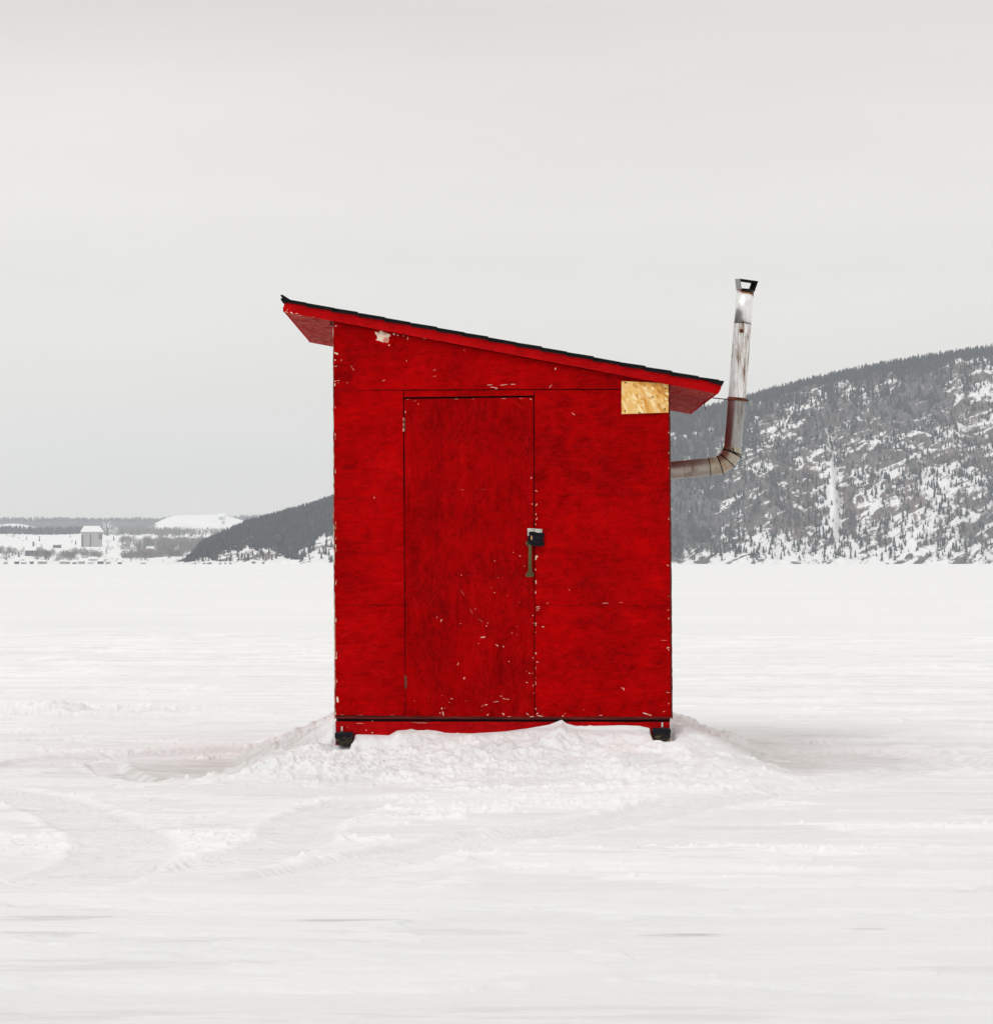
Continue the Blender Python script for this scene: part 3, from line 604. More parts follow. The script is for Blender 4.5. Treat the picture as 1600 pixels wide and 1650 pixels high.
b = MB(); x, z = px(1136, 656, D+.9); b.tube([(x-.008, D+.9, z+.03), (x+.004, D+.9, z-.018)], .0022, 8); b.build('nail', M['iron'], roof)

# runners
for k, (X0, X1, Y0, Y1) in enumerate(((540, 567, 1181.5, 1201), (1053, 1080, 1175, 1194.5))):
    yf = D-.13
    b = MB(); b.prism([(X0, Y0+5), (X1+.4, Y0+5), (X1, Y1-5), (X1-3, Y1), (X0+6, Y1+1), (X0+1, Y1-4)], yf, D+2.3, ref=yf)
    sk = b.build('runner', M['runner'], hut, bevel=.004)
    b = MB(); b.prism([(X0-.6, Y0), (X1+.8, Y0), (X1+.8, Y0+7), (X0+16, Y0+6.2), (X0-.6, Y0+8)], yf-.006, D+.0, ref=yf); b.build('rubber_cap', M['rubber'], sk, bevel=.003)
    xc, zc_ = px(X0+11 if k == 0 else X0+14, Y0-1, D-.02); b = MB(); b.tube([(xc, D-.02, zc_-.01), (xc, D-.02, zc_+.034)], .0048, 10, 0)
    b.tube([(xc, D-.02, zc_+.0), (xc, D-.02, zc_+.008)], .010, 6, 1)
    b.build('bolt', [M['zinc'], M['rust']], sk)

# stovepipe, half way along the right wall
PY = D+1.0
def pp(X, Y, dy=0): x, z = px(X, Y, PY); return Vector((x, PY+dy, z))
rp_ = .0535
A = [pp(1062, 760), pp(1143, 752)]
mt = pipe_mat('duct_grey', (.40, .37, .33), (.20, .15, .10), .14, metal=.8, rough=.33).m
ml = pipe_mat('duct_lower', (.36, .355, .35), (.10, .055, .025), .20, metal=.85, rough=.28).m
mu = pipe_mat('duct_upper', (.90, .90, .91), (.17, .085, .03), .215, metal=.7, rough=.32).m
topz = pp(1201, 466).z
mtop = pipe_mat('duct_top', (.88, .88, .89), (.5, .5, .5), .0, top=(topz-HB.z+.012, pp(1201, 466).x-HB.x), metal=.7, rough=.34).m
me_ = pipe_mat('duct_elbow', (.42, .37, .29), (.34, .17, .06), .18, metal=.75, rough=.32).m
b = MB(); b.tube(A, rp_, 40, closed=False); sp = b.build('stovepipe', mt, hut, smooth=True)
tag(sp, 'dull grey horizontal length of stovepipe')
sections = (('pipe_section', [(1143, 752), (1158.5, 749.5)], 'elbow0'),)
EL = [(1142, 752.2), (1160, 749.3), (1171.5, 742), (1179, 729), (1180.3, 721)]
b = MB(); b.tube([pp(*q) for q in EL], rp_*1.03, 72, closed=False); b.build('elbow', me_, sp)
b = MB()
def ring(X, Y, ang, wd=.003, rr=1.06):
    p = pp(X, Y); d = Vector((math.cos(R(ang)), 0, math.sin(R(ang)))); b.tube([p-d*wd, p+d*wd], rp_*rr, 40)
ring(1143, 752, 8, .0022); ring(1160, 749.2, 20, .0028, 1.09); ring(1171.5, 742, 48, .0028, 1.12); ring(1179.2, 728.5, 72, .003, 1.1)
b.build('elbow_seam', M['iron'], sp, smooth=True)
b = MB(); b.tube([pp(1164.5, 723.5, -.05), pp(1172, 726, -.064), pp(1180, 730, -.066), pp(1194, 738, -.045)], .0034, 8); b.tube([pp(1175, 728, -.066), pp(1179, 722, -.068), pp(1182, 730, -.066)], .0026, 8)
b.build('tie_wire', M['iron'], sp, smooth=True)
b = MB(); b.tube([pp(1180.2, 724), pp(1187.3, 642)], rp_*.985, 40, closed=False); b.build('pipe_section', ml, sp, smooth=True)
b = MB(); b.tube([pp(1187.2, 643), pp(1196.6, 521)], rp_, 40, closed=False); b.build('pipe_section', mu, sp, smooth=True)
b = MB(); b.tube([pp(1196.5, 522), pp(1201, 467)], rp_*.975, 40, closed=False); tp = b.build('pipe_section', mtop, sp, smooth=True)
for nm, mod in (('t', tp),): q = mod.modifiers.new('thick', 'SOLIDIFY'); q.thickness = .002; q.offset = -1
b = MB(); ring(1196.6, 521.4, 85, .0012, 1.01); b.build('joint_band', M['iron'], sp, smooth=True)
b = MB(); x = pp(1195.8, 519, -.054); b.tube([x, x+Vector((0, -.006, 0))], .004, 8); b.build('screw', M['iron'], sp)
b = MB(); x = pp(1193.6, 534, -.0555)
b.add([x+Vector((math.cos(t)*.015*random.uniform(.8, 1.15), .0035*abs(math.cos(t)), math.sin(t)*.013*random.uniform(.8, 1.15))) for t in np.linspace(0, 6.283, 9)[:-1]]+[x+Vector((0, -.006, 0))], [(i, (i+1) % 8, 8) for i in range(8)])
b.build('patched_hole', M['rust'], sp)
b = MB(); ring(1187.3, 643.5, 85, .010, 1.06); b.tube([pp(1201, 644.5, 0), pp(1206, 645, 0)], .006, 8); b.build('clamp', M['rust'], sp, smooth=True)
b = MB(); b.tube([pp(1148, 641, .0), pp(1160, 642.2, -.0), pp(1174, 643.5, .0)], .0030, 8)
b.build('stay_wire', M['iron'], sp, smooth=True)
# strap cap: trapezoid hoop of folded sheet, bright outside, sooty inside
b = MB(); ctr = pp(1201, 467); ca, sa = math.cos(R(34)), math.sin(R(34)); tl = R(5)
hoop = [(-.050, -.006), (-.068, .060), (.074, .062), (.052, -.006)]
hoop_in = [(-.0475, -.006), (-.063, .048), (.057, .049), (.040, -.006)]
wd = .024
def hp3(u, h, v_): 
    x = u*ca-v_*sa; y = u*sa+v_*ca; return (ctr.x+x*math.cos(tl)+h*math.sin(tl), ctr.y+y, ctr.z+h*math.cos(tl)-x*math.sin(tl)*.9)
for i in range(3):
    a, c_ = hoop[i], hoop[i+1]; ai, ci = hoop_in[i], hoop_in[i+1]
    v = [hp3(a[0], a[1], -wd), hp3(c_[0], c_[1], -wd), hp3(c_[0], c_[1], wd), hp3(a[0], a[1], wd), hp3(ai[0], ai[1], -wd), hp3(ci[0], ci[1], -wd), hp3(ci[0], ci[1], wd), hp3(ai[0], ai[1], wd)]
    b.add(v, [(0, 1, 2, 3)], 0 if i == 0 else 1); b.add(v, [(7, 6, 5, 4), (0, 4, 5, 1), (3, 2, 6, 7)], 1)
cap = b.build('cap', [M['zinc'], M['iron']], sp)
b = MB(); dcap = pp(1201.0, 466)-pp(1196.5, 522); dcap.normalize(); b.tube([pp(1200.9, 469), pp(1200.9, 469)+dcap*.012], rp_*.93, 32); b.build('soot_lining', M['iron'], sp)

# ------------------------------------------------------------------ far terrain
m = NT('rock_and_snow', .9, .05)
geo = m.n('ShaderNodeNewGeometry'); sx = m.n('ShaderNodeSeparateXYZ'); m.l(geo.outputs['Normal'], sx.inputs[0])
n1 = m.noise(m.map((1/38, 1/60, 1/10), (0, .45, 0)), 1.0, 7, .66, .9)
n2 = m.noise(m.map((1/140, 1/200, 1/90), (0, .3, 0)), 1.0, 4, .55, .5)
n3 = m.noise(m.map((1/5, 1/12, 1/9), (0, .12, 0)), 1.0, 6, .75, .4)
wd = m.n('ShaderNodeAttribute', attribute_name='wood'); fl_ = m.n('ShaderNodeAttribute', attribute_name='fall'); ft = m.n('ShaderNodeAttribute', attribute_name='foot')
k = m.math('ADD', m.math('MULTIPLY', n1, 1.4), m.math('MULTIPLY', n3, .62)); k = m.math('ADD', k, m.math('MULTIPLY', n2, .95)); k = m.math('SUBTRACT', k, .10)
k = m.math('ADD', k, m.math('MULTIPLY', sx.outputs[2], .30)); k = m.math('SUBTRACT', k, m.math('MULTIPLY', wd.outputs['Fac'], .33)); k = m.math('ADD', k, m.math('MULTIPLY', ft.outputs['Fac'], .13))
k = m.math('ADD', k, m.math('MULTIPLY', fl_.outputs['Fac'], .6))
mask = m.rng(k, 1.60, 1.70)
rock = m.mix(m.rng(n2, .40, .62), m.mix(m.rng(n3, .35, .65), (.045, .045, .046), (.16, .15, .145)), m.mix(m.rng(n3, .35, .65), (.09, .075, .066), (.26, .205, .175)))
rock = m.mix(m.rng(wd.outputs['Fac'], .3, .9), rock, (.022, .024, .024))
m.col(m.mix(mask, rock, (.80, .80, .81))); M['mountain'] = m.m
m = NT('field_snow', .85, .1); c = m.noise(m.map((1/60, 1/90, 1/20)), 1, 6, .6); m.col(m.mix(m.rng(c, .35, .7), (.78, .78, .79), (.87, .87, .87))); M['field'] = m.m
def bark(name, a, b_): m = NT(name, .9, .05); o_ = m.noise(m.map((1/5, 1/5, 1/7)), 1, 5, .75); m.col(m.mix(m.rng(o_, .38, .66), a, b_)); return m.m
M['spruce'] = bark('spruce_needles', (.003, .005, .008), (.070, .076, .078)); M['bark'] = bark('bark', (.05, .042, .035), (.09, .075, .06))
M['twigs'] = bark('bare_twigs', (.10, .092, .085), (.27, .25, .23)); M['frost'] = bark('frosted_twigs', (.62, .62, .62), (.8, .8, .8))

crestX = np.array([285, 308, 318, 350, 400, 450, 500, 540, 640, 760, 900, 1000, 1080, 1140, 1200, 1300, 1400, 1500, 1600, 1750, 1950, 2200])
crestY = np.array([905, 893, 885, 870, 847, 834, 820, 806, 770, 735, 700, 680, 668, 661, 645, 617, 595, 578, 563, 550, 545, 560])
def mtn(X, t):
    """X photo column, t 0..1 from shore to crest, >1 beyond; returns x, y, z"""
    yb_ = np.interp(X, [285, 600, 1100, 1600, 2200], [2620, 2700, 2950, 3000, 2800])+26*fbm(X/60, X*0, 3, 101)
    dep = np.interp(X, [285, 400, 1100, 2200], [160, 240, 470, 560])
    y = yb_+dep*t
    yc = yb_+dep
    zc_ = (HZ-np.interp(X, crestX, crestY))/F*yc
    q = np.interp(t, [-.05, 0, .03, .12, .35, .62, .82, 1.0, 1.25, 1.6], [-.04, -.005, .022, .14, .46, .78, .93, 1.0, .99, .9])
    x = (X-800)/F*y
    am = np.clip(zc_/250, .12, 1)*sst(0.02, .2, t)*sst(.98, .72, t)
    z = q*zc_+am*(24*fbm(x/110, y/120, 4, 111)+15*fbm(x/34+t*5, t*10, 5, 113, .62))
    # gully of the frozen fall
    fall = 1+.0*x
    k = np.exp(-((X-(1345+12*np.sin(t*7)))/9)**2)*sst(.05, .2, t)*sst(.62, .5, t); z = z-14*k
    z = z+sst(0, .02, t)*sst(.10, .02, t)*(1.5+2.5*fbm(x/14, y/14, 4, 119))
    return x, y, z
def woods(X, t):
    band = sst(.70, .86, t+.07*fbm(X/50, t*6, 3, 201)+.10*sst(1250, 1080, X)-.02)
    patch = fbm(X/30, t*7, 4, 205, .6); hl = .42*sst(1330, 1100, X)+.10
    patch = patch+.6*fbm(X/13, t*9, 4, 207, .6); face = sst(-.05, .35, patch+hl-.27)*(.45+.4*sst(1500, 1100, X))
    low = sst(.05, .14, t)
    strip = .75*sst(-.3, .1, fbm(X/12, t*8, 3, 231))*(np.exp(-((X-1378)/26)**2)*sst(.36, .15, t)+np.exp(-((X-1305)/30)**2)*sst(.40, .2, t))
    d = np.maximum(band, np.maximum(face*.8, strip)*low)
    left = sst(640, 540, X)*(t > .20+.26*fbm(X/18, t*5, 4, 209, .6)+.12*np.exp(-((X-385)/36)**2)+.09*np.exp(-((X-520)/18)**2)-.10*np.exp(-((X-460)/22)**2))
    d = np.maximum(d*sst(540, 640, X), left*.95); return d*np.clip(.95+.75*fbm(X/7, t*22, 3, 251, .6)+.45*fbm(X/24, t*7, 2, 253), .25, 1)
def falls(X, t):
    c = 1345-14*sst(.3, .55, t)+4*np.sin(t*17); w_ = 3+7*np.exp(-((t-.24)/.10)**2)
    w_ = w_*(.8+.5*fbm(X/4, t*40, 3, 241)); return np.exp(-((X-c)/w_)**2)*sst(.60, .5, t)*sst(.04, .12, t)
Xs = np.arange(285, 2201, 2.0); ts = np.concatenate([np.linspace(-.05, 1.0, 230), np.linspace(1.01, 1.6, 14)])
XX, TT = np.meshgrid(Xs, ts); x, y, z = mtn(XX, TT)
me = np_mesh('mountain', np.stack([x, y, z], -1).reshape(-1, 3), grid_quads(*XX.shape), [M['mountain']], True)
for nm, vv in (('wood', woods(XX, TT)), ('fall', falls(XX, TT)), ('foot', sst(.13, .05, TT+.05*fbm(XX/20, TT*4, 3, 77)))):
    me.attributes.new(nm, 'FLOAT', 'POINT').data.foreach_set('value', np.clip(vv, 0, 1).astype(np.float32).ravel())
tag(link('mountain', me), 'long snowy rock ridge rising to the right beyond the lake', kind='structure')

fd = np.array([2700, 2740, 2800, 3000, 3300, 3600, 4200, 4800, 5300, 6200, 7500, 9000, 9800])
fY = np.array([914, 908, 907, 903, 898, 889, 874, 862, 860, 853, 846, 841, 852])
def farm(X, d):
    Yp = np.interp(d, fd, fY)
    Yp = Yp-20*np.exp(-((X-318)/68)**4)*np.exp(-((d-6700)/520)**2)-7*np.exp(-((X-395)/30)**2)*np.exp(-((d-6900)/500)**2)
    Yp = Yp-8*np.exp(-((X-20)/38)**2)*np.exp(-((d-6400)/420)**2)-5*np.exp(-((X-440)/60)**2)*np.exp(-((d-9000)/900)**2)
    Yp = Yp-6*np.exp(-((X-150)/42)**2)*np.exp(-((d-2900)/90)**2)-5*np.exp(-((X-285)/40)**2)*np.exp(-((d-3050)/120)**2)-7*np.exp(-((X-10)/60)**2)*np.exp(-((d-3700)/200)**2)
    Yp = Yp+1.8*fbm(X/70, d/500, 4, 131)*sst(2800, 3200, d)
    Yp = Yp+4*sst(200, 320, X)*np.exp(-((d-4500)/500)**2)
    return (X-800)/F*d, d, HC+(HZ-Yp)/F*d
Xs = np.arange(-900, 900, 5.0); ds = np.geomspace(2700, 9800, 260)
XX, DD = np.meshgrid(Xs, ds); x, y, z = farm(XX, DD)
me = np_mesh('farmland', np.stack([x, y, z], -1).reshape(-1, 3), grid_quads(*XX.shape), [M['field']], True)
tag(link('farmland', me), 'gentle snow covered fields and low hills beyond the left shore', kind='structure')
def farm_at(X, Y):
    d = np.geomspace(2700, 9500, 900); _, _, z_ = farm(np.full(900, float(X)), d); Yp = HZ-(z_-HC)/d*F
    i = np.argmax(Yp <= Y); i = i if Yp[i] <= Y else 899
    return d[i], z_[i]

# ------------------------------------------------------------------ trees
def conifer(nt_=4, ns=6, seed=0, bot=.12, wid=.20):
    r_ = np.random.RandomState(seed); V = []; Fc = []
    for k in range(nt_):
        z0 = bot+(1-bot)*k/nt_*.92; z1 = min(1, z0+(1-bot)/nt_*1.55); rr = wid*(1-z0)**.8+.015
        b0 = len(V)
        for i in range(ns):
            a = 2*math.pi*(i+.5*k)/ns+r_.uniform(-.25, .25); q = rr*r_.uniform(.65, 1.2); V.append((math.cos(a)*q, math.sin(a)*q, z0+r_.uniform(-.03, .02)))
        V.append((r_.uniform(-.01, .01), r_.uniform(-.01, .01), z1))
        Fc += [(b0+i, b0+(i+1) % ns, b0+ns) for i in range(ns)]
    return np.array(V), np.array(Fc)
def broom(seed=0, n=46):
    """bare crown: a spray of thin slanting twigs inside an egg"""
    r_ = np.random.RandomState(seed); V = []; Fc = []
    for k in range(n):
        a = r_.uniform(0, 6.283); h = r_.uniform(.1, .75); q = .34*math.sin(math.pi*min(1, h+.15))*r_.uniform(.2, 1)
        p = np.array([math.cos(a)*q, math.sin(a)*q, h]); d = np.array([math.cos(a)*.12, math.sin(a)*.12, .24])*r_.uniform(.6, 1.3)
        wv = np.array([-math.sin(a), math.cos(a), .2])*r_.uniform(.012, .022); b0 = len(V)
        V += [p-wv, p+wv, p+d]; Fc.append((b0, b0+1, b0+2))
    b0 = len(V); V += [(-.02, 0, 0), (.02, 0, 0), (0, 0, .6), (0, -.02, 0), (0, .02, 0), (0, 0, .6)]; Fc += [(b0, b0+1, b0+2), (b0+3, b0+4, b0+5)]
    return np.array(V), np.array(Fc)
def scatter(name, P, H, tmpl, mat, label, wscale=1.0, seed=0):
    r_ = np.random.RandomState(seed); n = len(P); Vs = []; Fs = []; off = 0
    kind = r_.randint(0, len(tmpl), n)
    for k, (tv, tf) in enumerate(tmpl):
        ids = np.where(kind == k)[0]; m_ = len(ids)
        if not m_: continue
        a = r_.uniform(0, 6.283, m_); h = H[ids]; wd_ = h*wscale*r_.uniform(.8, 1.3, m_)
        X_ = (tv[None, :, 0]*np.cos(a)[:, None]-tv[None, :, 1]*np.sin(a)[:, None])*wd_[:, None]+P[ids, 0][:, None]
        Y_ = (tv[None, :, 0]*np.sin(a)[:, None]+tv[None, :, 1]*np.cos(a)[:, None])*wd_[:, None]+P[ids, 1][:, None]
        Z_ = tv[None, :, 2]*h[:, None]+P[ids, 2][:, None]
        Vs.append(np.stack([X_, Y_, Z_], -1).reshape(-1, 3)); Fs.append((tf[None]+(np.arange(m_)*len(tv))[:, None, None]+off).reshape(-1, 3)); off += m_*len(tv)
    me = np_mesh(name, np.vstack(Vs), np.vstack(Fs), [mat]); return tag(link(name, me), label, kind='stuff')
con = [conifer(4, 6, s) for s in range(6)]; bro = [broom(s) for s in range(5)]
rs = np.random.RandomState(3)
# mountain forest
n = 74000; X = rs.uniform(300, 2150, n); t = rs.uniform(.015, 1.12, n)
dens = np.maximum(woods(X, t), np.where(X < 600, .10, .22+.50*sst(-.05, .25, fbm(X/9, t*12, 3, 221))))*(1-falls(X, t))
dens = np.where((X > 560) & (X < 1060), dens*.45, dens)
keep = rs.uniform(0, 1, n) < dens*np.where(t > .7, .68, .58)*np.where(t < .03, .5, 1); X, t = X[keep], t[keep]
x, y, z = mtn(X, t); H = np.where(X < 620, rs.uniform(3.5, 10.5, len(X)), rs.uniform(4, 11.5, len(X)))*np.where(t < .6, .85, 1)*np.clip((X-296)/30, .35, 1)
scatter('spruce_forest', np.stack([x, y, z-.4], -1), H, con, M['spruce'], 'dark spruce forest covering the ridge beyond the lake', 1.0, 5)
# farmland woods
def wood(name, label, n, Xr, dr, cond, H, tm, mat, seed, ws=1.0):
    r_ = np.random.RandomState(seed); X = r_.uniform(*Xr, n); d = r_.uniform(*dr, n); k = r_.uniform(0, 1, n) < cond(X, d); X, d = X[k], d[k]
    x, y, z = farm(X, d); return scatter(name, np.stack([x, y, z-.4], -1), r_.uniform(*H, len(X)), tm, mat, label, ws, seed)
hill = lambda X, d: 1-np.clip(np.exp(-((X-325)/62)**4)*np.exp(-((d-6400)/900)**4)*1.6, 0, 1)
hill2 = lambda X, d: 1-np.clip(np.exp(-((X-15)/46)**4)*np.exp(-((d-6200)/450)**4)*1.6, 0, 1)
wood('far_forest', 'hazy grey forest along the farthest skyline at left', 9000, (-800, 700), (7300, 9100), lambda X, d: np.where(np.abs(X-325) < 70, (d > 7900)*1., 1.)*.8, (9, 20), con, M['spruce'], 31, 1.25)
wood('bare_forest', 'grey bare deciduous wood below the far skyline at left', 6500, (-800, 560), (5300, 7400), lambda X, d: hill(X, d)*hill2(X, d)*(X < 250)*.9, (8, 16), bro, M['twigs'], 33, 1.4)
wood('evergreen_belt', 'dark evergreen belt behind the white field at far left', 2600, (-800, 205), (4900, 5350), lambda X, d: sst(-.25, .15, fbm(X/22, d/160, 4, 41)+.45*sst(170, 90, X))*.85, (8, 17), con, M['spruce'], 34, 1.0)
wood('hedgerow_trees', 'mixed trees in the hollow under the bright hill', 1500, (150, 470), (4700, 5600), lambda X, d: sst(-.15, .2, fbm(X/20, d/170, 4, 141)+.25*sst(180, 260, X))*(.45+.5*(np.abs(X-350) > 60)), (7, 14), bro+con[:3], M['twigs'], 35, 1.1)
wood('shore_brush', 'grey leafless brush above the left shore', 2600, (-500, 330), (3150, 3500), lambda X, d: sst(.0, .3, fbm(X/26, d/150, 3, 43)+.2*np.exp(-((X-220)/50)**2)+.2*np.exp(-((X-20)/30)**2)), (5, 11), bro, M['twigs'], 36, 1.5)
wood('low_brush', 'low leafless brush on the left shore bank', 500, (-300, 300), (2830, 3000), lambda X, d: sst(.1, .3, fbm(X/16, d/60, 3, 45)), (2, 4.5), bro, M['twigs'], 37, 1.5)
wood('field_edge_brush', 'pale grey brush at the edge of the white field right of the barn', 900, (195, 330), (3500, 4300), lambda X, d: sst(.0, .35, fbm(X/16, d/110, 4, 47)+.35*sst(200, 250, X)-.25*sst(3900, 3600, d)), (8, 14), bro, M['twigs'], 38, 1.3)

wood('scattered_brush', 'thin scattered brush and hedges across the white fields at left', 1500, (-400, 330), (3400, 4700), lambda X, d: sst(.16, .30, fbm(X/34, d/60, 4, 145, .6))*.55, (2.5, 6), bro, M['twigs'], 39, 1.5)
wood('field_spruces', 'scattered small spruces along the field edges at left', 260, (-300, 330), (3100, 4850), lambda X, d: sst(.05, .30, fbm(X/24, d/120, 3, 147))*.8, (4, 9), con, M['spruce'], 40, 1.0)
# single trees that stand out
def tree_mesh(kind, seed):
    tv, tf = (conifer(6, 8, seed, .14, .19) if kind == 'c' else broom(seed, 90))
    cm = np_mesh('crown', tv, tf, [M['spruce'] if kind == 'c' else (M['frost'] if kind == 'f' else M['twigs'])])
    a = np.linspace(0, 6.283, 7)[:-1]; v = [(math.cos(q)*.022, math.sin(q)*.022, -.05) for q in a]+[(math.cos(q)*.008, math.sin(q)*.008, .75) for q in a]
    tm = np_mesh('trunk', v, [(i, (i+1) % 6, 6+(i+1) % 6, 6+i) for i in range(6)], [M['bark']]); return cm, tm
TM = {k: [tree_mesh(k, s+50) for s in range(4)] for k in 'cbf'}
def tree(name, p, h, kind, label, group=None, ws=1.0):
    o = empty(name, p, label, 'tree', group); cm, tm = random.choice(TM[kind])
    for nm, me in (('crown', cm), ('trunk', tm)):
        q = link(nm, me, o); q.scale = (h*ws, h*ws, h); q.rotation_euler.z = random.uniform(0, 6)
    return o
Xq = 318.0
while Xq < 536:
    xx, yy, zz = [float(v[0]) for v in mtn(np.array([Xq]), np.array([random.uniform(.96, 1.03)]))]
    tree('spruce_tree', (xx, yy, zz-.3), random.uniform(6.5, 10.5)*min(1, max(.5, (Xq-296)/60)), 'c', 'dark spruce on the skyline of the low wooded point left of the hut', 'spruces along the skyline of the wooded point')
    Xq += random.uniform(3.0, 6.5)
for Xq, hh in ((352, 7), (395, 8), (430, 9), (466, 10), (474, 9), (497, 10), (512, 8)):
    xx, yy, zz = [float(v[0]) for v in mtn(np.array([float(Xq)]), np.array([1.0]))]
    tree('bare_tree', (xx, yy, zz-.3), hh, 'b', 'grey rounded leafless tree among the spruces on the skyline of the wooded point', 'leafless trees on the skyline of the wooded point', 1.5)
Xq = 1205.0
while Xq < 1604:
    xx, yy, zz = [float(v[0]) for v in mtn(np.array([Xq]), np.array([random.uniform(.98, 1.06)]))]
    tree('spruce_tree', (xx, yy, zz-.3), random.uniform(7.5, 12), 'c', 'dark spruce on the crest of the high ridge right of the stovepipe', 'spruces along the crest of the high ridge')
    Xq += random.uniform(4.5, 9)
def ftree(name, X, Y, hp_, kind, label, ws=1.0, group=None):
    d, z_ = farm_at(X, Y); tree(name, ((X-800)/F*d, d, z_-.2), hp_/F*d, kind, label, group, ws)
ftree('frosted_tree', 172, 862, 25, 'f', 'white frosted tree rising just right of the grey barn roof', 1.5)
ftree('frosted_tree', 186, 863, 17, 'f', 'smaller pale frosted tree, second to the right of the barn', 1.4)
ftree('spruce_tree', 111, 905, 6, 'c', 'tiny lone spruce on the white mound left of the shore cottage', 1.6)
ftree('bare_tree', 75, 905, 22, 'b', 'round grey leafless tree left of the white shore mound', 1.7)
ftree('bare_tree', 60, 903, 15, 'b', 'grey leafless tree beside the house with the chimney', 1.7)
ftree('bare_tree', 212, 900, 22, 'b', 'pale slender leafless tree left of the small red barn', 1.1)
ftree('bare_tree', 273, 899, 18, 'b', 'thin leafless tree right of the small red barn', 1.1)
ftree('bare_tree', 10, 903, 18, 'b', 'wide grey leafless tree at the left end of the far shore', 2.2)
ftree('bare_tree', 360, 846, 8, 'b', 'tiny leafless tree beside the white house on the bright hill', 1.6)

# ------------------------------------------------------------------ far buildings
def plain(name, c, r=.8): m = NT(name, r, .2); o_ = m.noise(m.map(), .6, 4); m.col(m.mix(m.rng(o_, .3, .7), tuple(v*.85 for v in c), c)); return m.m
W = {'grey': plain('weathered_siding', (.40, .39, .38)), 'dark': plain('dark_siding', (.12, .12, .125)), 'white': plain('white_siding', (.62, .62, .61)), 'red': plain('faded_red_siding', (.36, .13, .12)), 'tan': plain('tan_siding', (.36, .33, .30))}
glass = plain('dark_window', (.05, .055, .06), .3)
def house(name, X, Y, wp, hp_, wall, label, cat, dep=.8, roof_h=.4, chim=False, group=None, wins=2, door_=True, hip=0.0, rot=0.0):
    d, z_ = farm_at(X, Y); s = d/F; w_ = wp*s; h = hp_*s; dp = w_*dep; rh = h*roof_h; wh = h-rh
    o = empty(name, ((X-800)/F*d, d, z_-.1*h), label, cat, group); o.rotation_euler.z = R(rot)
    Z = Vector((0, 0, 0)); wh += .1*h
    b = MB(); a = w_/2; q = dp/2
    b.add([(-a, -q, 0), (a, -q, 0), (a, q, 0), (-a, q, 0), (-a, -q, wh), (a, -q, wh), (a, q, wh), (-a, q, wh)], [(0, 1, 5, 4), (1, 2, 6, 5), (2, 3, 7, 6), (3, 0, 4, 7), (0, 3, 2, 1)])
    if not hip: b.add([(-a, -q, wh), (-a, q, wh), (-a, 0, wh+rh*.95), (a, -q, wh), (a, q, wh), (a, 0, wh+rh*.95)], [(0, 1, 2), (3, 5, 4)])
    b.build('wall', W[wall], o, Z)
    e_ = w_*.05; t_ = max(.25, h*.05); b = MB(); x_ = a*hip
    b.add([(-a-e_, -q-e_, wh-.02), (a+e_, -q-e_, wh-.02), (a+e_, q+e_, wh-.02), (-a-e_, q+e_, wh-.02), (-a-e_+x_, 0, wh+rh), (a+e_-x_, 0, wh+rh),
           (-a-e_, -q-e_, wh+t_), (a+e_, -q-e_, wh+t_), (a+e_, q+e_, wh+t_), (-a-e_, q+e_, wh+t_), (-a-e_+x_, 0, wh+rh+t_), (a+e_-x_, 0, wh+rh+t_)],
          [(0, 1, 5, 4), (2, 3, 4, 5), (6, 7, 11, 10), (8, 9, 10, 11), (0, 1, 7, 6), (2, 3, 9, 8), (0, 6, 10, 4), (3, 4, 10, 9), (1, 5, 11, 7), (2, 8, 11, 5)])
    rf = b.build('roof', M['field'], o, Z)
    if chim: b = MB(); b.box(a*.3, a*.3+w_*.14, -w_*.07, w_*.07, wh+rh*.3, wh+rh+h*.45); b.build('chimney', W['dark'], rf, Z)
    for i in range(wins):
        b = MB(); c_ = -a+w_*(i+.75)/(wins+.5); b.box(c_-w_*.055, c_+w_*.055, -q-.06, -q+.1, wh*.45, wh*.8); b.build('window', glass, o, Z)
    if door_: b = MB(); b.box(-w_*.06, w_*.06, -q-.06, -q+.1, 0, wh*.55); b.build('door', W['dark'], o, Z)
    return o
o = house('barn', 148, 881, 33, 32, 'grey', 'large grey barn with snow covered roof standing in the white field', 'barn', .8, .27, False, None, 0, False, .35, 8)
b = MB(); s = farm_at(148, 881)[0]/F; q = 33*s*.4
b.box(-2.2*s*1.0-1*s, -1*s, -q-.6, -q+.2, 0, 23*s); b.build('corner_post', W['dark'], o, Vector((0, 0, 0)))
b = MB(); b.box(11*s, 16.7*s, -q-.4, -q+.2, 15*s, 24*s); b.build('loft_door', W['dark'], o, Vector((0, 0, 0)))
b = MB(); b.box(-16.7*s, -13.5*s, -q-.4, -q+.2, 2*s, 22*s); b.build('barn_door', W['dark'], o, Vector((0, 0, 0)))
house('barn', 242, 892, 11, 11, 'red', 'small faded red barn among brush near the left shore', 'barn', .8, .35, False, None, 1)
house('house', 50, 896, 17, 16, 'dark', 'dark grey house with a tall chimney among bare trees', 'house', .7, .45, True, None, 2)
house('house', 92, 883, 12, 8, 'dark', 'low dark house by a road across the white field', 'house', .8, .4, False, None, 1)
house('house', 357, 838, 10, 10, 'white', 'white house alone on top of the bright hill', 'house', .8, .45, False, None, 1)
house('cottage', 150, 904.5, 14, 7, 'white', 'white cottage with a low gable on the shore mound', 'cottage', .7, .45, False, None, 2)
house('shed', 171, 905, 6, 6, 'grey', 'small grey shed right of the white shore cottage', 'shed', .8, .4, False, None, 1)
GC = 'small cabins and huts in a row on the left shore'
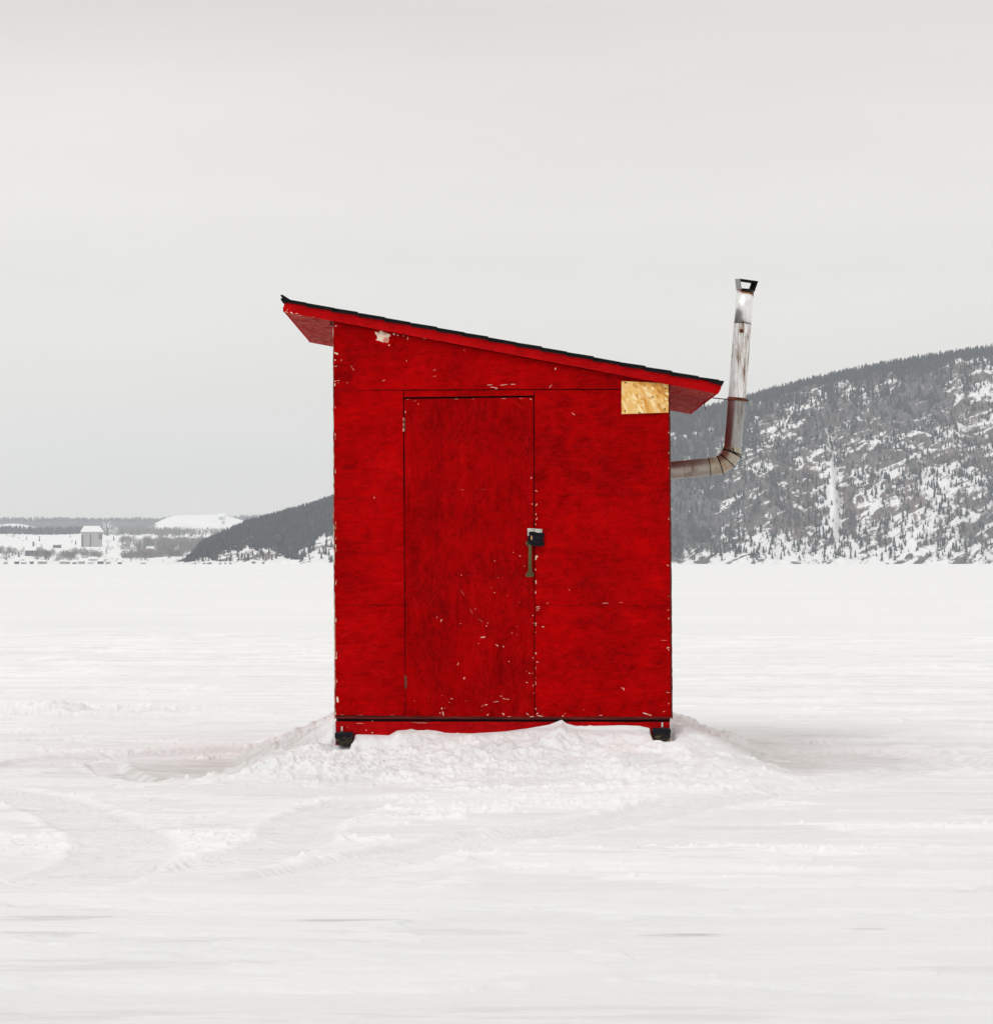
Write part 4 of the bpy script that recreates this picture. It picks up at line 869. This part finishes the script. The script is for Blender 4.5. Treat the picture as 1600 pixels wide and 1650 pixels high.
for (X, wp, hp_, c_, lb) in ((9, 6, 6, 'grey', 'grey hut at the left end of the shore row'), (27, 7, 7, 'dark', 'dark hut left of the narrow tan hut in the shore row'), (38, 8, 5, 'tan', 'low tan hut near the left end of the shore row'), (51, 6, 7, 'dark', 'upright dark hut standing below the house with the chimney'),
                         (68, 13, 7, 'tan', 'long tan cabin below the round bare tree'), (101, 9, 7, 'grey', 'grey cabin left of the two long cabins in the shore row'), (109, 7, 6, 'tan', 'tan hut touching the grey cabin in the shore row'), (120, 6, 5, 'dark', 'smallest dark hut below the white mound'), (131, 10, 7, 'grey', 'wide grey cabin below the barn'),
                         (146, 9, 5, 'white', 'low white hut below the white cottage'), (162, 9, 7, 'dark', 'dark cabin below the small grey shed'), (174, 7, 6, 'grey', 'grey hut right of the dark cabin in the shore row'), (193, 6, 5, 'dark', 'lone dark hut at the right end of the shore row'), (231, 8, 4, 'grey', 'flat grey hut on the ice below the red barn')):
    house('cabin', X, 909.5, wp, hp_, c_, lb, 'cabin', .8, .35, False, GC, 1, False)
# shore boulders under the wooded point
m = NT('shore_rock', .85, .2); o_ = m.noise(m.map(), .5, 4); m.col(m.mix(o_, (.08, .075, .07), (.2, .18, .17))); M['srock'] = m.m
for i, (X, wp, hp_) in enumerate(((338, 9, 3.2), (355, 5, 2), (363, 2.5, 3), (371, 3.5, 3), (329, 4, 2), (1285, 12, 2.4), (1215, 5, 1.6), (1430, 6, 2))):
    d = 2560 if X < 600 else 2900; s = d/F; bm = bmesh.new(); bmesh.ops.create_icosphere(bm, subdivisions=2, radius=1)
    for v in bm.verts:
        k = 1+.25*math.sin(v.co.x*5+i)+.2*math.cos(v.co.y*6+i*2+v.co.z*4); v.co = Vector((v.co.x*wp/2*s*k, v.co.y*wp/2*s*k, v.co.z*hp_*s*.8*k))
    me = bpy.data.meshes.new('boulder'); bm.to_mesh(me); bm.free(); me.materials.append(M['srock'])
    o = link('boulder', me, None, ((X-800)/F*d, d, .2))
    tag(o, ('dark boulder in the snow at the foot of the wooded point' if X < 600 else 'dark boulder in the snow below the cliffs of the high ridge'), 'boulder', 'boulders below the wooded point' if X < 600 else 'boulders below the high cliffs')

# ------------------------------------------------------------------ haze
b = MB(); b.box(-2900, 2900, -60, 9900, -1.2, 420)
hm = bpy.data.materials.new('haze_air'); hm.use_nodes = True; t_ = hm.node_tree; t_.nodes.remove(t_.nodes['Principled BSDF'])
pv = t_.nodes.new('ShaderNodeVolumePrincipled'); pv.inputs['Density'].default_value = .80e-4; pv.inputs['Color'].default_value = (.86, .92, 1, 1)
t_.links.new(pv.outputs[0], t_.nodes['Material Output'].inputs['Volume'])
hz = b.build('haze', hm); tag(hz, 'pale winter haze over the lake', kind='stuff')
